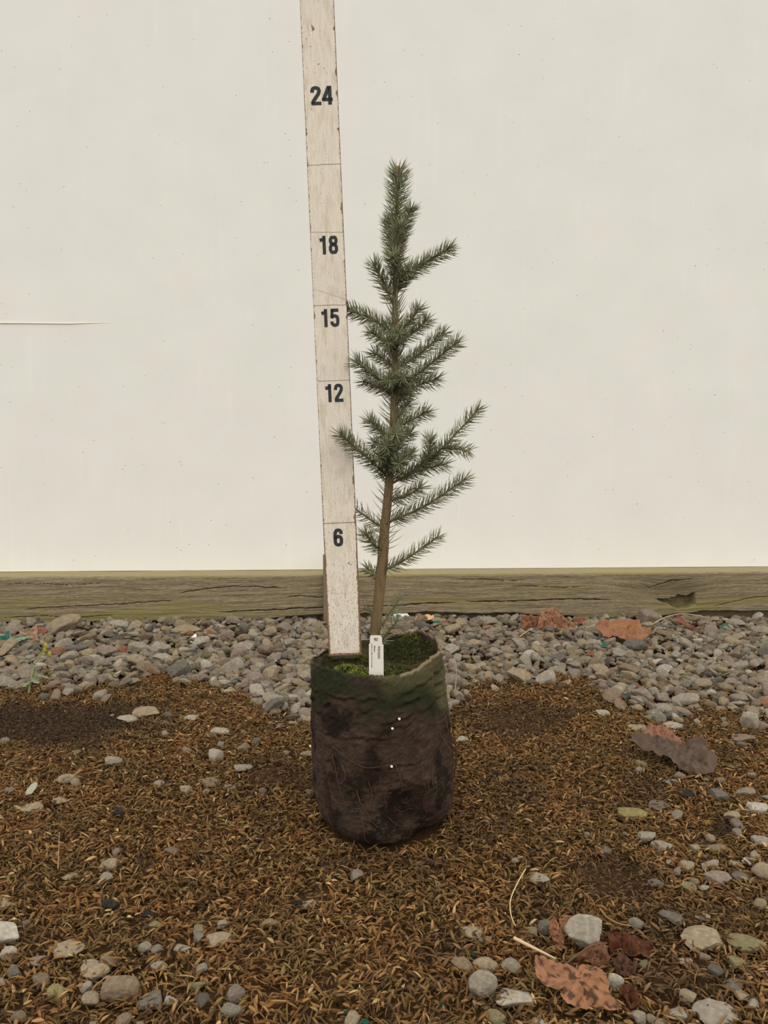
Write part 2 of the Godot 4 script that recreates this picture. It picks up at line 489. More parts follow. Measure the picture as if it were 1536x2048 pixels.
func stones_by_hand() -> void:
	var place_left := "half sunk in the husks at the open side left of the bag"
	# px, py, width, height, tone, label
	var a := [
		[131, 1251, 72, 48, "tan", "big tan slab of stone leaning on the timber behind the weed"],
		[388, 1227, 26, 36, "mauve", "upright mauve grey stone standing against the timber"],
		[352, 1238, 27, 18, "grey", "small rounded grey stone beside the upright mauve stone"],
		[375, 1261, 60, 26, "tan", "long smooth tan stone below the upright mauve stone"],
		[320, 1299, 42, 36, "pale", "blocky pale grey stone stacked above a flatter pale one"],
		[326, 1317, 44, 22, "pale", "flatter pale stone lying under a blocky pale grey stone"],
		[622, 1232, 27, 15, "white", "smooth whitish stone lying next to the wooden batten"],
		[623, 1246, 25, 18, "pale", "pale grey stone just below the smooth whitish stone"],
		[639, 1253, 17, 26, "tan", "upright tan stone between the whitish stone and the measuring stick"],
		[116, 1307, 32, 28, "rust", "rusty orange stone behind the yellow-budded weed"],
		[488, 1261, 19, 28, "slate", "thin dark slate chip standing among gravel near the timber"],
		[515, 1346, 34, 13, "yellow", "flat yellowish stone among grey gravel left of the bag"],
		[414, 1333, 23, 28, "white", "upright whitish stone with a tapered top in the gravel"],
		[448, 1366, 34, 18, "pale", "pale flat stone at the edge where gravel meets husks"],
		[487, 1297, 42, 28, "grey", "grey stone with a smooth face below the slate chip"],
		[1298, 1237, 42, 38, "mauve", "round mauve grey stone against the timber beside a tan dead leaf"],
		[1060, 1311, 31, 25, "white", "blocky whitish stone in the gravel below the curled orange leaf"],
		[1090, 1357, 38, 34, "pale", "pale triangular stone where the husks begin right of the bag"],
		[905, 1299, 30, 26, "pale", "pale stone next to the torn rim of the grow bag"],
		[978, 1243, 38, 24, "grey", "grey stone close under the timber right of the sapling"],
		[1206, 1427, 30, 20, "pale", "small pale stone alone in the husks right of the gravel edge"],
		[1345, 1451, 48, 20, "pale", "pale flat stone just behind the grey and pink leaf"],
		[1306, 1437, 38, 18, "olive", "olive stone just behind the grey and pink leaf"],
		[1275, 1457, 40, 18, "tan", "tan stone touching the upper edge of the grey and pink leaf"],
		[1330, 1420, 36, 24, "grey", "grey stone in a small heap behind the grey and pink leaf"],
		[1365, 1426, 40, 22, "mauve", "mauve grey stone in a small heap behind the grey and pink leaf"],
		[1500, 1446, 36, 44, "pale", "upright pale topped stone at the right end of the gravel edge"],
		[1485, 1475, 50, 18, "brown", "low brown stone beneath an upright pale topped stone"],
		[922, 1479, 28, 15, "pale", "small pale chip lying beside the hanging roots of the bag"],
		# open husk bed, left
		[295, 1426, 54, 28, "tan", "blocky tan stone at the edge of a dark patch of husks"],
		[255, 1439, 44, 13, "pale", "thin pale stone lying beside the blocky tan stone"],
		[382, 1438, 30, 18, "pale", "small pale stone right of the blocky tan stone"],
		[441, 1462, 40, 14, "pale", "low pale stone in the husks near the gravel edge"],
		[228, 1523, 34, 25, "grey", "pointed grey stone alone on the husks"],
		[130, 1556, 41, 25, "tan", "rounded cream stone alone on the husks"],
		[62, 1615, 52, 19, "tan", "flat cream stone lying low in the husks"],
		[122, 1602, 36, 17, "tan", "tan stone nearly covered by husks beside a flat cream stone"],
		[430, 1513, 33, 32, "pale", "angular pale grey stone on the husks left of the bag"],
		[487, 1495, 27, 20, "brown", "brown stone in the husks behind an angular pale stone"],
		[487, 1535, 38, 20, "grey", "grey stone below the brown one in a loose trio left of the bag"],
		[318, 1568, 22, 16, "grey", "tiny grey stone poking out of the husks"],
		[371, 1581, 26, 22, "tan", "small tan stone with a pale face in the husks"],
		[425, 1562, 44, 20, "brown", "brown stone sunk in husks under an angular pale stone"],
		[462, 1574, 30, 14, "grey", "low grey stone sunk in husks left of the bag"],
		# lower left
		[12, 1872, 66, 52, "white", "large whitish stone with a flat top, biggest of the pale pair"],
		[18, 1907, 38, 27, "pale", "pale stone tucked under the large whitish stone"],
		[8, 1808, 44, 22, "tan", "tan stone buried to its top in the husks"],
		[217, 1731, 38, 34, "tan", "tan upright stone in the husks with a second stone at its foot"],
		[212, 1757, 26, 26, "grey", "grey stone at the foot of a tan upright stone"],
		[140, 1753, 32, 15, "tan", "small tan chip near the thin upright straw"],
		[137, 1896, 64, 34, "tan", "broad tan stone sprinkled with husks"],
		[76, 1923, 38, 22, "mauve", "low mauve grey stone near the pale pair"],
		[220, 1922, 44, 20, "brown", "brown stone between the broad tan stone and the large brown stone"],
		[186, 1941, 68, 21, "tan", "long flat tan stone behind the large brown stone"],
		[117, 1984, 48, 36, "yellow", "yellowish stone left of the large brown stone"],
		[241, 1976, 74, 60, "brown", "large rounded brown stone with pale flecks in the husks"],
		[302, 1999, 54, 34, "slate", "dark grey angular stone touching the large brown stone"],
		[344, 2003, 28, 25, "grey", "small grey stone beside the dark angular stone"],
		[172, 1975, 26, 22, "grey", "small grey stone squeezed between yellowish and large brown stones"],
		[318, 1932, 36, 21, "grey", "blocky grey stone above the dark angular stone"],
		[311, 1850, 32, 25, "olive", "olive stone next to a black bark chip"],
		[438, 1881, 56, 28, "tan", "tan stone with a husk across it in the open husks"],
		[364, 1897, 34, 18, "grey", "grey chip left of the tan stone with a husk across it"],
		[28, 1947, 28, 32, "slate", "dark slate stone standing on edge below the pale pair"],
		[396, 1970, 32, 20, "olive", "flat olive stone right of the dark angular stone"],
		[612, 1808, 42, 14, "tan", "thin tan stone flat in the husks in front of the bag"],
		[538, 1846, 34, 26, "brown", "brown stone dusted with husks in front of the bag"],
		# right
		[1261, 1626, 60, 30, "yellow", "smooth yellowish stone alone on the husks right of the bag"],
		[1294, 1672, 42, 25, "grey", "grey stone with a flat top below the yellowish stone"],
		[1326, 1692, 46, 24, "grey", "rough grey stone beside the grey flat-topped one"],
		[1205, 1700, 38, 13, "slate", "thin dark stone nearly level with the husks"],
		[1078, 1757, 48, 19, "grey", "low grey stone by the curved straw"],
		[1318, 1611, 48, 20, "slate", "dark grey stone partly covered by husks near the grey and pink leaf"],
		[1340, 1562, 32, 15, "grey", "small grey stone under the tip of the grey and pink leaf"],
		[1440, 1590, 38, 30, "slate", "dark flat stone right of the black chip"],
		[1489, 1586, 44, 24, "mauve", "mauve grey stone near a pale wedge-shaped stone"],
		[1515, 1615, 46, 30, "white", "pale wedge-shaped stone at the edge of the right gravel patch"],
		[1462, 1632, 34, 22, "tan", "tan stone just behind the dark rotted clump"],
		[1392, 1697, 28, 18, "tan", "small tan stone in front of the dark rotted clump"],
		[1431, 1698, 42, 22, "brown", "rounded brown stone in front of the dark rotted clump"],
		[1421, 1729, 46, 26, "grey", "grey stone in the right gravel patch with husks over it"],
		[1374, 1731, 34, 24, "tan", "tan stone leaning on its neighbour in the right gravel patch"],
		[1498, 1723, 30, 18, "white", "small whitish stone in the right gravel patch"],
		[1472, 1727, 30, 16, "grey", "small grey stone beside the small whitish one"],
		[1526, 1746, 44, 48, "tan", "large tan stone with a sloping face in the right gravel patch"],
		[1484, 1752, 44, 24, "slate", "dark grey slab against the large tan sloping stone"],
		[1440, 1757, 60, 22, "mauve", "long mauve grey stone in the right gravel patch"],
		[1524, 1684, 40, 28, "grey", "grey stone above the large tan sloping stone"],
		[1511, 1712, 24, 24, "grey", "small upright grey stone above the large tan sloping stone"],
		[1312, 1766, 34, 20, "slate", "dark stone with a split face under the gravel patch"],
		[1376, 1774, 34, 24, "olive", "round olive stone under the right gravel patch"],
		[1408, 1776, 24, 16, "grey", "small grey stone beside the round olive one"],
		[1344, 1836, 52, 30, "slate", "dark grey slab above a large tan stone in the husks"],
		[1405, 1834, 30, 16, "grey", "small grey stone above a large tan stone in the husks"],
		[1402, 1877, 84, 50, "tan", "large tan stone with a broad flat face in the husks"],
		[1494, 1887, 76, 28, "olive", "long olive tan stone right of the large flat-faced stone"],
		[1480, 1923, 44, 17, "olive", "low olive stone under the long olive tan stone"],
		[1370, 1922, 30, 16, "tan", "small tan stone below the large flat-faced stone"],
		[966, 1969, 58, 58, "grey", "upright grey stone left of the spotted dead leaf"],
		[1029, 1994, 80, 40, "pale", "long pale grey stone left of the spotted dead leaf"],
		[925, 1933, 48, 36, "brown", "brown grey stone behind the upright grey stone"],
		[969, 1930, 48, 38, "tan", "rounded tan stone behind the upright grey stone"],
		[945, 1866, 48, 15, "tan", "low tan stone left of the pale stick"],
		[970, 1878, 34, 13, "brown", "low brown stone touching the end of the pale stick"],
		[990, 2034, 46, 24, "olive", "olive stone below the long pale grey stone"],
		[1078, 2042, 34, 16, "pale", "pale stone peeping out below the spotted dead leaf"],
		[1091, 1856, 34, 30, "slate", "dark stone behind the curled orange leaf"],
		[1060, 1861, 30, 22, "olive", "small olive stone above the pale stick"],
		[1432, 2031, 90, 36, "grey", "long grey stone in the husks right of the spotted dead leaf"],
		[1355, 2026, 40, 22, "grey", "small grey stone between the leaf and the long grey stone"],
		[1484, 1990, 32, 22, "tan", "small tan stone above the long grey stone"],
		[1506, 2008, 30, 24, "grey", "small grey stone at the end of the long grey stone"],
		[1470, 1971, 46, 18, "slate", "flat dark stone sunk in husks above the small tan stone"]]
	for s in a:
		var sink := 0.15 if s[1] < 1400 else 0.22
		var lean := 0.5 if s[5].begins_with("big tan slab") else 999.0
		var o := stone(s[0], s[1], s[2], s[3], s[4], s[5], "", sink, 3 if lean < 1.0 else -1, lean)
		placed.append([o.position.x, o.position.z, s[2] * px_size(o.position) * 0.5])
	# two stones lying on the dead leaves in front
	var o2 := stone(1165, 1869, 74, 76, "pale", "big pale faceted stone resting on the crumpled dead leaves", "", 0.1, 3)
	o2.position.y += 0.002
	placed.append([o2.position.x, o2.position.z, 0.016])
	var o3 := stone(1231, 1966, 32, 62, "pale", "narrow pale stone pinning the edge of the spotted dead leaf", "", 0.16, 4)
	placed.append([o3.position.x, o3.position.z, 0.01])

func room_for(x: float, z: float, r: float, list: Array, slack: float) -> bool:
	for q in list:
		var dx: float = x - q[0]
		var dz: float = z - q[1]
		var rr: float = (r + q[2]) * slack
		if dx * dx + dz * dz < rr * rr:
			return false
	return true

func landmark(x: float, z: float) -> String:
	var p := to_pixel(Vector3(x, 0.01, z))
	var marks := [[131, 1255, "by the big tan slab"], [80, 1340, "round the yellow-budded weed"], [388, 1235, "by the upright mauve grey stone"], [322, 1310, "round the blocky pale stone"], [240, 1260, "between the tan slab and the upright mauve stone"], [488, 1265, "by the thin slate chip"], [560, 1250, "between the slate chip and the batten"], [515, 1346, "round the flat yellowish stone"], [414, 1340, "by the upright whitish stone with tapered top"], [590, 1390, "behind the left side of the bag"], [620, 1300, "between the batten and the bag"], [210, 1350, "between the weed and the flatter pale stone"], [930, 1260, "under the timber right of the sapling"], [930, 1340, "beside the torn rim of the bag"], [1100, 1275, "below the tall curled orange leaf"], [1070, 1330, "round the blocky whitish stone"], [1250, 1290, "below the broad tan leaf"], [1180, 1340, "between the triangular pale stone and the tan leaf"], [1298, 1250, "by the round mauve grey stone"], [1390, 1260, "under the arched dry stem"], [1330, 1330, "between the arched stem and the grey and pink leaf"], [1330, 1400, "behind the grey and pink leaf"], [1480, 1260, "under the timber beyond the arched stem"], [1480, 1340, "beyond the arched stem towards the husks"], [1490, 1420, "round the upright pale topped stone"], [20, 1320, "below the teal plastic shred"]]
	var best := ""
	var bd := 1e9
	for m in marks:
		var d := Vector2((p.x - m[0]) * 0.6, p.y - m[1]).length()
		if d < bd:
			bd = d
			best = m[2]
	return best

func build_gravel() -> void:
	var kinds := ["grey", "tan", "brown", "mauve", "slate", "pale", "olive"]
	var weight := [9, 7, 6, 7, 3, 3, 1]
	var bag: Array = []
	for k in kinds.size():
		for j in weight[k]:
			bag.append(kinds[k])
	var bc := bag_center()
	# larger stones one by one
	var spots: Array = placed.duplicate()
	for q in [[1250, 1262, 0.045], [1112, 1250, 0.042], [1060, 1252, 0.025], [1320, 1480, 0.03], [60, 1275, 0.02]]:   # room for the leaves
		var lp := at_height(q[0], q[1], 0.01)
		spots.append([lp.x, lp.z, q[2]])
	var count := 0
	var guard := 0
	while count < 190 and guard < 9000:
		guard += 1
		var z := -rng.randf_range(1.06, 1.77)
		var half := 0.53 * -z
		var x := rng.randf_range(-half, half)
		var wm := rng.randf_range(0.027, 0.047)
		var cov := husk_cover(x, z)
		if cov > 0.35 or z < -TIMBER_Z + 0.025 - sin(WALL_TURN) * x:
			continue
		if Vector2(x - bc.x, z - bc.z).length() < 0.1:
			continue
		if not room_for(x, z, wm * 0.5, spots, 0.88):
			continue
		spots.append([x, z, wm * 0.5])
		var t: String = bag[rng.randi() % bag.size()]
		var o := put(stone_meshes[rng.randi() % stone_meshes.size()], "gravel_stone", mats["stone_" + t], self, true)
		var ht := wm * rng.randf_range(0.36, 0.62)
		var b := Basis(Vector3.UP, rng.randf() * TAU) * Basis(Vector3.BACK, rng.randfn(0.0, 0.3)) * Basis(Vector3.RIGHT, rng.randfn(0.0, 0.25))
		o.transform = Transform3D(b.scaled_local(Vector3(wm, ht, wm * rng.randf_range(0.6, 0.85))), Vector3(x, ground_h(x, z) + 0.004 + ht * 0.38, z))
		var big := "large" if wm > 0.040 else ("mid-sized" if wm > 0.033 else "small")
		var build := "flat" if ht / wm < 0.45 else ("blocky" if ht / wm > 0.54 else "angular")
		tag_thing(o, "%s %s %s gravel stone %s" % [big, build, tones[t][1], landmark(x, z)], "stone", "loose %s stones of the gravel strip" % tones[t][1])
		count += 1
	print("loose stones ", count)
	# small stones that fill the strip
	var meshes: Array = []
	for k in 5:
		meshes.append(stone_mesh(900 + k, 2, 9, [0.0, 0.2, 0.1, 0.05, 0.25][k], false))
	var sets := [[], [], [], [], []]
	var cols := [lin(150, 140, 123), lin(154, 138, 112), lin(132, 114, 92), lin(140, 125, 110), lin(108, 101, 90), lin(174, 163, 144), lin(128, 119, 88), lin(138, 99, 74)]
	var cw := [8, 7, 7, 6, 4, 2, 1, 0.4]
	var cb: Array = []
	for k in cols.size():
		for j in int(cw[k] * 5):
			cb.append(cols[k])
	for n in 9500:
		var z := -rng.randf_range(0.95, 1.80)
		var half := 0.56 * -z + 0.05
		var x := rng.randf_range(-half, half)
		var cov := husk_cover(x, z)
		if rng.randf() < cov * 1.3:
			continue
		if Vector2(x - bc.x, z - bc.z).length() < 0.085:
			continue
		var wm := rng.randf_range(0.012, 0.029)
		var ht := wm * rng.randf_range(0.35, 0.65)
		var b := Basis(Vector3.UP, rng.randf() * TAU) * Basis(Vector3.BACK, rng.randfn(0.0, 0.4)) * Basis(Vector3.RIGHT, rng.randfn(0.0, 0.4))
		var c: Color = cb[rng.randi() % cb.size()] * rng.randf_range(0.75, 1.15)
		c.a = 1.0
		var y := ground_h(x, z) - 0.002 + rng.randf() * 0.009
		sets[n % 5].append([Transform3D(b.scaled_local(Vector3(wm, ht, wm * rng.randf_range(0.6, 0.9))), Vector3(x, y, z)), c])
	# scattered pebbles that poke out of the husks
	for n in 900:
		var spot := Vector2(rng.randf_range(-20, 1560), rng.randf_range(1420, 2060))
		var want := 0.035
		if spot.x > 1330 and spot.y < 1820 and spot.y > 1540:
			want = 0.55
		elif spot.x > 1250 and spot.y > 1820:
			want = 0.2
		elif spot.x > 1230 and spot.y < 1500:
			want = 0.3
		elif spot.x < 480 and spot.y > 1840:
			want = 0.22
		elif spot.x > 330 and spot.x < 620 and spot.y < 1600:
			want = 0.25
		if rng.randf() > want:
			continue
		var g := at_height(spot.x, spot.y, 0.004)
		if Vector2(g.x - bc.x, g.z - bc.z).length() < 0.09 or not room_for(g.x, g.z, 0.004, placed, 1.0):
			continue
		var wm := rng.randf_range(0.007, 0.017)
		var b := Basis(Vector3.UP, rng.randf() * TAU) * Basis(Vector3.BACK, rng.randfn(0.0, 0.3))
		var c: Color = cb[rng.randi() % cb.size()] * rng.randf_range(0.65, 1.0)
		c.a = 1.0
		sets[n % 5].append([Transform3D(b.scaled_local(Vector3(wm, wm * 0.6, wm * 0.75)), Vector3(g.x, ground_h(g.x, g.z) + 0.0035, g.z)), c])
	var root := Node3D.new()
	root.name = "gravel_bed"
	add_child(root)
	root.set_meta("kind", "stuff")
	tag_thing(root, "small mixed grey and brown gravel filling the strip before the timber", "gravel")
	for k in 5:
		var mm := MultiMesh.new()
		mm.transform_format = MultiMesh.TRANSFORM_3D
		mm.use_colors = true
		mm.mesh = meshes[k]
		mm.instance_count = sets[k].size()
		for j in sets[k].size():
			mm.set_instance_transform(j, sets[k][j][0])
			mm.set_instance_color(j, sets[k][j][1])
		var o := MultiMeshInstance3D.new()
		o.multimesh = mm
		o.material_override = mats["stone_bed"]
		o.name = "small_gravel"
		o.set_meta("kind", "stuff")
		root.add_child(o, true)

# ---------------------------------------------------------------- wall and timber
func build_wall() -> void:
	var w := 5.2
	var tall := 2.5
	var root := Node3D.new()
	root.name = "wall_back"
	add_child(root)
	root.set_meta("kind", "structure")
	root.set_meta("label", "white painted sheet wall standing on the timber")
	root.position = Vector3(0, 0, -TIMBER_Z) + Vector3(-sin(WALL_TURN), 0, -cos(WALL_TURN)) * 0.088
	root.rotation.y = WALL_TURN
	var img := Image.create(1536, 1024, false, Image.FORMAT_RGB8)   # 2.55 m x 1.7 m of the sheet
	var n := FastNoiseLite.new()
	n.seed = 77
	n.frequency = 0.01
	for y in 1024:
		for x in 1536:
			var t := n.get_noise_2d(x * 0.8, y * 0.8) * 0.012
			var st := n.get_noise_2d(x * 7.0 + 900.0, y * 0.16)    # drip streaks of old wash
			t += clamp(st - 0.2, 0.0, 0.4) * 0.03 * clamp(n.get_noise_2d(x * 0.5 + 300.0, y * 0.5) * 2.0 + 0.3, 0.0, 1.0)
			img.set_pixel(x, y, Color(0.905 + t, 0.899 + t, 0.872 + t))
	var r := RandomNumberGenerator.new()
	r.seed = 5
	for k in 330:
		var x := r.randi_range(4, 1530)
		var y := r.randi_range(4, 1018)
		var dark := r.randf_range(0.55, 0.9)
		img.set_pixel(x, y, Color(0.86, 0.84, 0.78) * dark)
		if r.randf() > 0.75:
			img.set_pixel(x + 1, y, Color(0.86, 0.84, 0.78) * dark)
			img.set_pixel(x, y - 1, Color(0.95, 0.94, 0.9))
	for q in [[580, 377], [596, 402], [581, 84], [612, 158], [364, 924], [366, 930], [254, 931], [248, 938], [440, 968], [190, 880], [330, 845], [170, 905], [600, 540], [585, 735], [508, 650], [1045, 52], [1108, 78], [1214, 980], [1228, 979], [1024, 984], [1138, 928], [420, 1090], [356, 1096], [150, 1120]]:
		var wp := timber_point(q[0], q[1])
		var cx := int((wp.x * 1.05 / 2.55 + 0.5) * 1536.0)
		var cy := int((1.0 - (EYE + (wp.y - EYE) * 1.05 - 0.1115) / 1.7) * 1024.0)
		if cx > 1 and cy > 1 and cx < 1534 and cy < 1022:
			img.set_pixel(cx, cy, Color(0.62, 0.6, 0.54))
			img.set_pixel(cx + 1, cy, Color(0.74, 0.72, 0.66))
	img.generate_mipmaps()
	var m := mat(Color.WHITE, 0.55)
	m.albedo_texture = ImageTexture.create_from_image(img)
	m.normal_enabled = true
	m.normal_texture = bump_noise(0.01, 1.2, 12)
	m.normal_scale = 0.12
	var s := Shape.new()
	var y0 := 0.1115
	# front face in its own grid so that the sheet is not perfectly flat
	var nx := 80
	var ny := 40
	for j in ny + 1:
		for k in nx + 1:
			var x: float = lerp(-w / 2, w / 2, float(k) / nx)
			var y: float = lerp(y0, tall, float(j) / ny)
			s.add(Vector3(x, y, noise_a.get_noise_2d(x * 30.0, y * 30.0) * 0.0015), Color.WHITE, Vector2(x / 2.55 + 0.5, 1.0 - (y - y0) / 1.7))
	for j in ny:
		for k in nx:
			var a := j * (nx + 1) + k
			s.quad(a, a + nx + 1, a + nx + 2, a + 1)
	# back and edges
	var b := s.v.size()
	for q in [[-w / 2, y0], [w / 2, y0], [w / 2, tall], [-w / 2, tall]]:
		s.add(Vector3(q[0], q[1], -0.001))
	for q in [[-w / 2, y0], [w / 2, y0], [w / 2, tall], [-w / 2, tall]]:
		s.add(Vector3(q[0], q[1], -0.02))
	s.quad(b + 4, b + 5, b + 6, b + 7)
	for k in 4:
		s.quad(b + k, b + (k + 1) % 4, b + 4 + (k + 1) % 4, b + 4 + k)
	put(s.build(), "sheet", m, root)
	# a raised lap in the sheet at the left
	var a0 := timber_point(-40, 646)
	var a1 := timber_point(262, 644)
	var seam := Shape.new()
	tube(seam, [Vector3(a0.x * 1.05, EYE + (a0.y - EYE) * 1.05, 0.0), Vector3(lerp(a0.x, a1.x, 0.6) * 1.05, EYE + (a0.y - EYE) * 1.05, 0.0008), Vector3(a1.x * 1.05, EYE + (a1.y - EYE) * 1.05, -0.001)], [0.0016, 0.0014, 0.0006], 6, Color.WHITE)
	put(seam.build(), "seam", mat(Color(0.9, 0.88, 0.83), 0.55), root)

func seg_dist(p: Vector2, a: Vector2, b: Vector2) -> float:
	var t: float = clamp((p - a).dot(b - a) / max((b - a).length_squared(), 1e-9), 0.0, 1.0)
	return p.distance_to(a + (b - a) * t)

func build_timber() -> void:
	var cracks_px := [
		[[40, 1219], [112, 1214], [230, 1209], [354, 1200], 0.0011, 0.006],
		[[350, 1190], [375, 1183], [458, 1173], [583, 1176], 0.0011, 0.006],
		[[430, 1225], [520, 1221], [637, 1215], [690, 1213], 0.0014, 0.008],
		[[715, 1212], [790, 1212], [850, 1207], [920, 1205], 0.0015, 0.008],
		[[925, 1204], [1066, 1201], [1150, 1198], [1231, 1201], 0.0015, 0.008],
		[[906, 1160], [960, 1158], [1010, 1161], [1060, 1160], 0.0008, 0.004],
		[[1010, 1174], [1060, 1172], [1120, 1176], [1180, 1172], 0.0008, 0.004],
		[[1280, 1168], [1300, 1176], [1340, 1162], [1400, 1158], 0.0011, 0.005],
		[[0, 1170], [60, 1166], [140, 1170], [220, 1166], 0.0007, 0.003],
		[[560, 1196], [600, 1192], [650, 1195], [700, 1192], 0.001, 0.005],
		[[1420, 1215], [1460, 1205], [1500, 1196], [1560, 1190], 0.0011, 0.004],
		[[0, 1236], [80, 1232], [160, 1235], [240, 1229], 0.0009, 0.004]]
	var cracks: Array = []
	for c in cracks_px:
		var pts: Array = []
		for k in 4:
			pts.append(timber_point(c[k][0], c[k][1]))
		cracks.append([pts, c[4], c[5]])
	var hole := PackedVector2Array()
	for q in [[1306, 1198], [1336, 1197], [1350, 1194], [1356, 1188], [1372, 1191], [1391, 1185], [1392, 1211], [1372, 1218], [1353, 1219], [1333, 1208], [1316, 1202]]:
		hole.append(timber_point(q[0], q[1]))
	var knot := timber_point(1330, 1180)
	var s := Shape.new()
	var g := FastNoiseLite.new()
	g.seed = 41
	g.frequency = 1.0
	g.fractal_octaves = 4
	var nx := 1200
	var top_y := timber_point(768, 1150).y
	# profile rows: front face upwards, a rounded arris, then the top face to the wall
	var rows: Array = []
	for k in 112:
		rows.append([lerp(-0.03, top_y - 0.004, k / 111.0), 0.0, 0])
	for k in 5:
		var t := PI / 2 * (k + 1) / 5.0
		rows.append([top_y - 0.004 + sin(t) * 0.004, -0.004 * (1.0 - cos(t)), 1])
	for k in 18:
		rows.append([top_y, lerp(-0.008, -0.13, (k + 1) / 18.0), 2])
	var nr := rows.size()
	for j in nr:
		for k in nx + 1:
			var x: float = lerp(-1.12, 1.12, float(k) / nx)
			var y: float = rows[j][0]
			var z: float = rows[j][1]
			var warp := 0.0
			var dk := Vector2((x - knot.x) / 0.11, (y - knot.y) / 0.028)
			warp = exp(-dk.length_squared()) * 0.02
			var yy: float = y + warp + g.get_noise_2d(x * 3.0, 7.0) * 0.006
			var along: float = yy if rows[j][2] < 2 else z + 0.3
			var grain := g.get_noise_2d(x * 9.0, along * 420.0)
			var coarse := g.get_noise_2d(x * 3.0 + 40.0, along * 70.0)
			var fine := g.get_noise_2d(x * 40.0, along * 900.0)
			var disp := grain * 0.0007 + coarse * 0.0014 + fine * 0.0003
			var crack := 0.0
			if rows[j][2] == 0:
				for c in cracks:
					var pts: Array = c[0]
					if x < pts[0].x - 0.01 or x > pts[3].x + 0.01:
						continue
					var p := Vector2(x, y + g.get_noise_2d(x * 30.0, 3.0) * 0.002)
					var d := 1.0
					for q in 3:
						d = min(d, seg_dist(p, pts[q], pts[q + 1]))
					var fade: float = smoothstep(0.0, 0.04, x - pts[0].x) * smoothstep(0.0, 0.04, pts[3].x - x)
					var wd: float = c[1] * 0.9 * (0.7 + 0.6 * g.get_noise_2d(x * 25.0, 90.0))
					crack = max(crack, fade * (1.0 - smoothstep(wd * 0.4, wd * 1.3, d)))
					disp -= fade * c[2] * (1.0 - smoothstep(wd * 0.4, wd * 1.3, d))
				# rotted hollow
				var hp := Vector2(x, y + g.get_noise_2d(x * 60.0, y * 60.0) * 0.003)
				if abs(x - knot.x) < 0.12:
					if Geometry2D.is_point_in_polygon(hp, hole):
						var edge := 1.0
						for q in hole.size():
							edge = min(edge, seg_dist(hp, hole[q], hole[(q + 1) % hole.size()]))
						disp -= smoothstep(0.0, 0.006, edge) * (0.03 + 0.006 * g.get_noise_2d(x * 80.0, y * 80.0))
					disp -= exp(-dk.length_squared() * 1.3) * 0.004
				# the lower arris is worn away in places, so the foot of the timber undercuts
				var low: float = timber_low(x)
				if y < low:
					disp -= smoothstep(0.0, 0.006, low - y) * 0.03
			var c0 := lin(136, 123, 99).lerp(lin(104, 92, 70), clamp(grain * 1.3 + 0.45, 0.0, 1.0))
			c0 = c0.lerp(lin(152, 138, 112), clamp(fine * 1.1 + 0.1, 0.0, 0.7))
			# olive algae in drifts that follow the grain
			var alg := g.get_noise_2d(x * 2.2 + 11.0, along * 18.0 + 5.0) + g.get_noise_2d(x * 14.0, along * 160.0) * 0.35
			if rows[j][2] == 0:
				alg += (0.055 - y) * 7.0
			else:
				alg += 0.25
			c0 = c0.lerp(lin(126, 118, 70), smoothstep(0.0, 0.7, alg) * 0.8)
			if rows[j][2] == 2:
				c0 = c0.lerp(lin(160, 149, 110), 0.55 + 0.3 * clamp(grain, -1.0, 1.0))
			if rows[j][2] == 0 and abs(x - knot.x) < 0.3:
				c0 = c0.lerp(lin(84, 76, 54), exp(-Vector2((x - knot.x - 0.03) / 0.1, (y - knot.y) / 0.03).length_squared()) * (0.6 + grain * 0.4))
			if crack > 0.0:
				c0 = c0.lerp(lin(60, 52, 36), crack)
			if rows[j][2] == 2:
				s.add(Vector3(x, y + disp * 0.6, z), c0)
			elif rows[j][2] == 1:
				s.add(Vector3(x, y, z + disp * 0.5), c0)
			else:
				s.add(Vector3(x, y, z + disp), c0)
	for j in nr - 1:
		for k in nx:
			var a := j * (nx + 1) + k
			s.quad(a, a + nx + 1, a + nx + 2, a + 1)
	var m := mat(Color.WHITE, 0.88, true)
	var root := base_node("landscape_timber", "long weathered timber with olive algae and a rotted knot hole under the white wall", "timber", Vector3(0, 0, -TIMBER_Z))
	root.rotation.y = WALL_TURN
	put(s.build(), "beam", m, root)

func timber_low(x: float) -> float:
	var pts := [[-1.2, 0.004], [-0.75, 0.004], [-0.3, 0.006], [-0.12, 0.02], [0.0, 0.016], [0.12, 0.02], [0.2, 0.014], [0.3, 0.016], [0.5, 0.002], [0.64, -0.002], [0.7, 0.006], [0.8, 0.016], [1.3, 0.012]]
	for k in pts.size() - 1:
		if x >= pts[k][0] and x < pts[k + 1][0]:
			return lerp(float(pts[k][1]), float(pts[k + 1][1]), (x - pts[k][0]) / (pts[k + 1][0] - pts[k][0])) + noise_a.get_noise_2d(x * 300.0, 4.0) * 0.003
	return 0.0

func build_batten() -> void:
	var foot := timber_point(672, 1246)
	var top := timber_point(672, 1108)
	var half := 0.029
	var root := base_node("wooden_batten", "short weathered wooden batten standing against the timber behind the measuring stick", "batten", Vector3(foot.x, -0.01, -TIMBER_Z - foot.x * sin(WALL_TURN) + 0.012))
	root.rotation.y = WALL_TURN
	put(boxed(-half, half, 0.0, top.y + 0.01, -0.009, 0.009, 0.0015), "board", mat(Color8(120, 104, 84), 0.9), root)

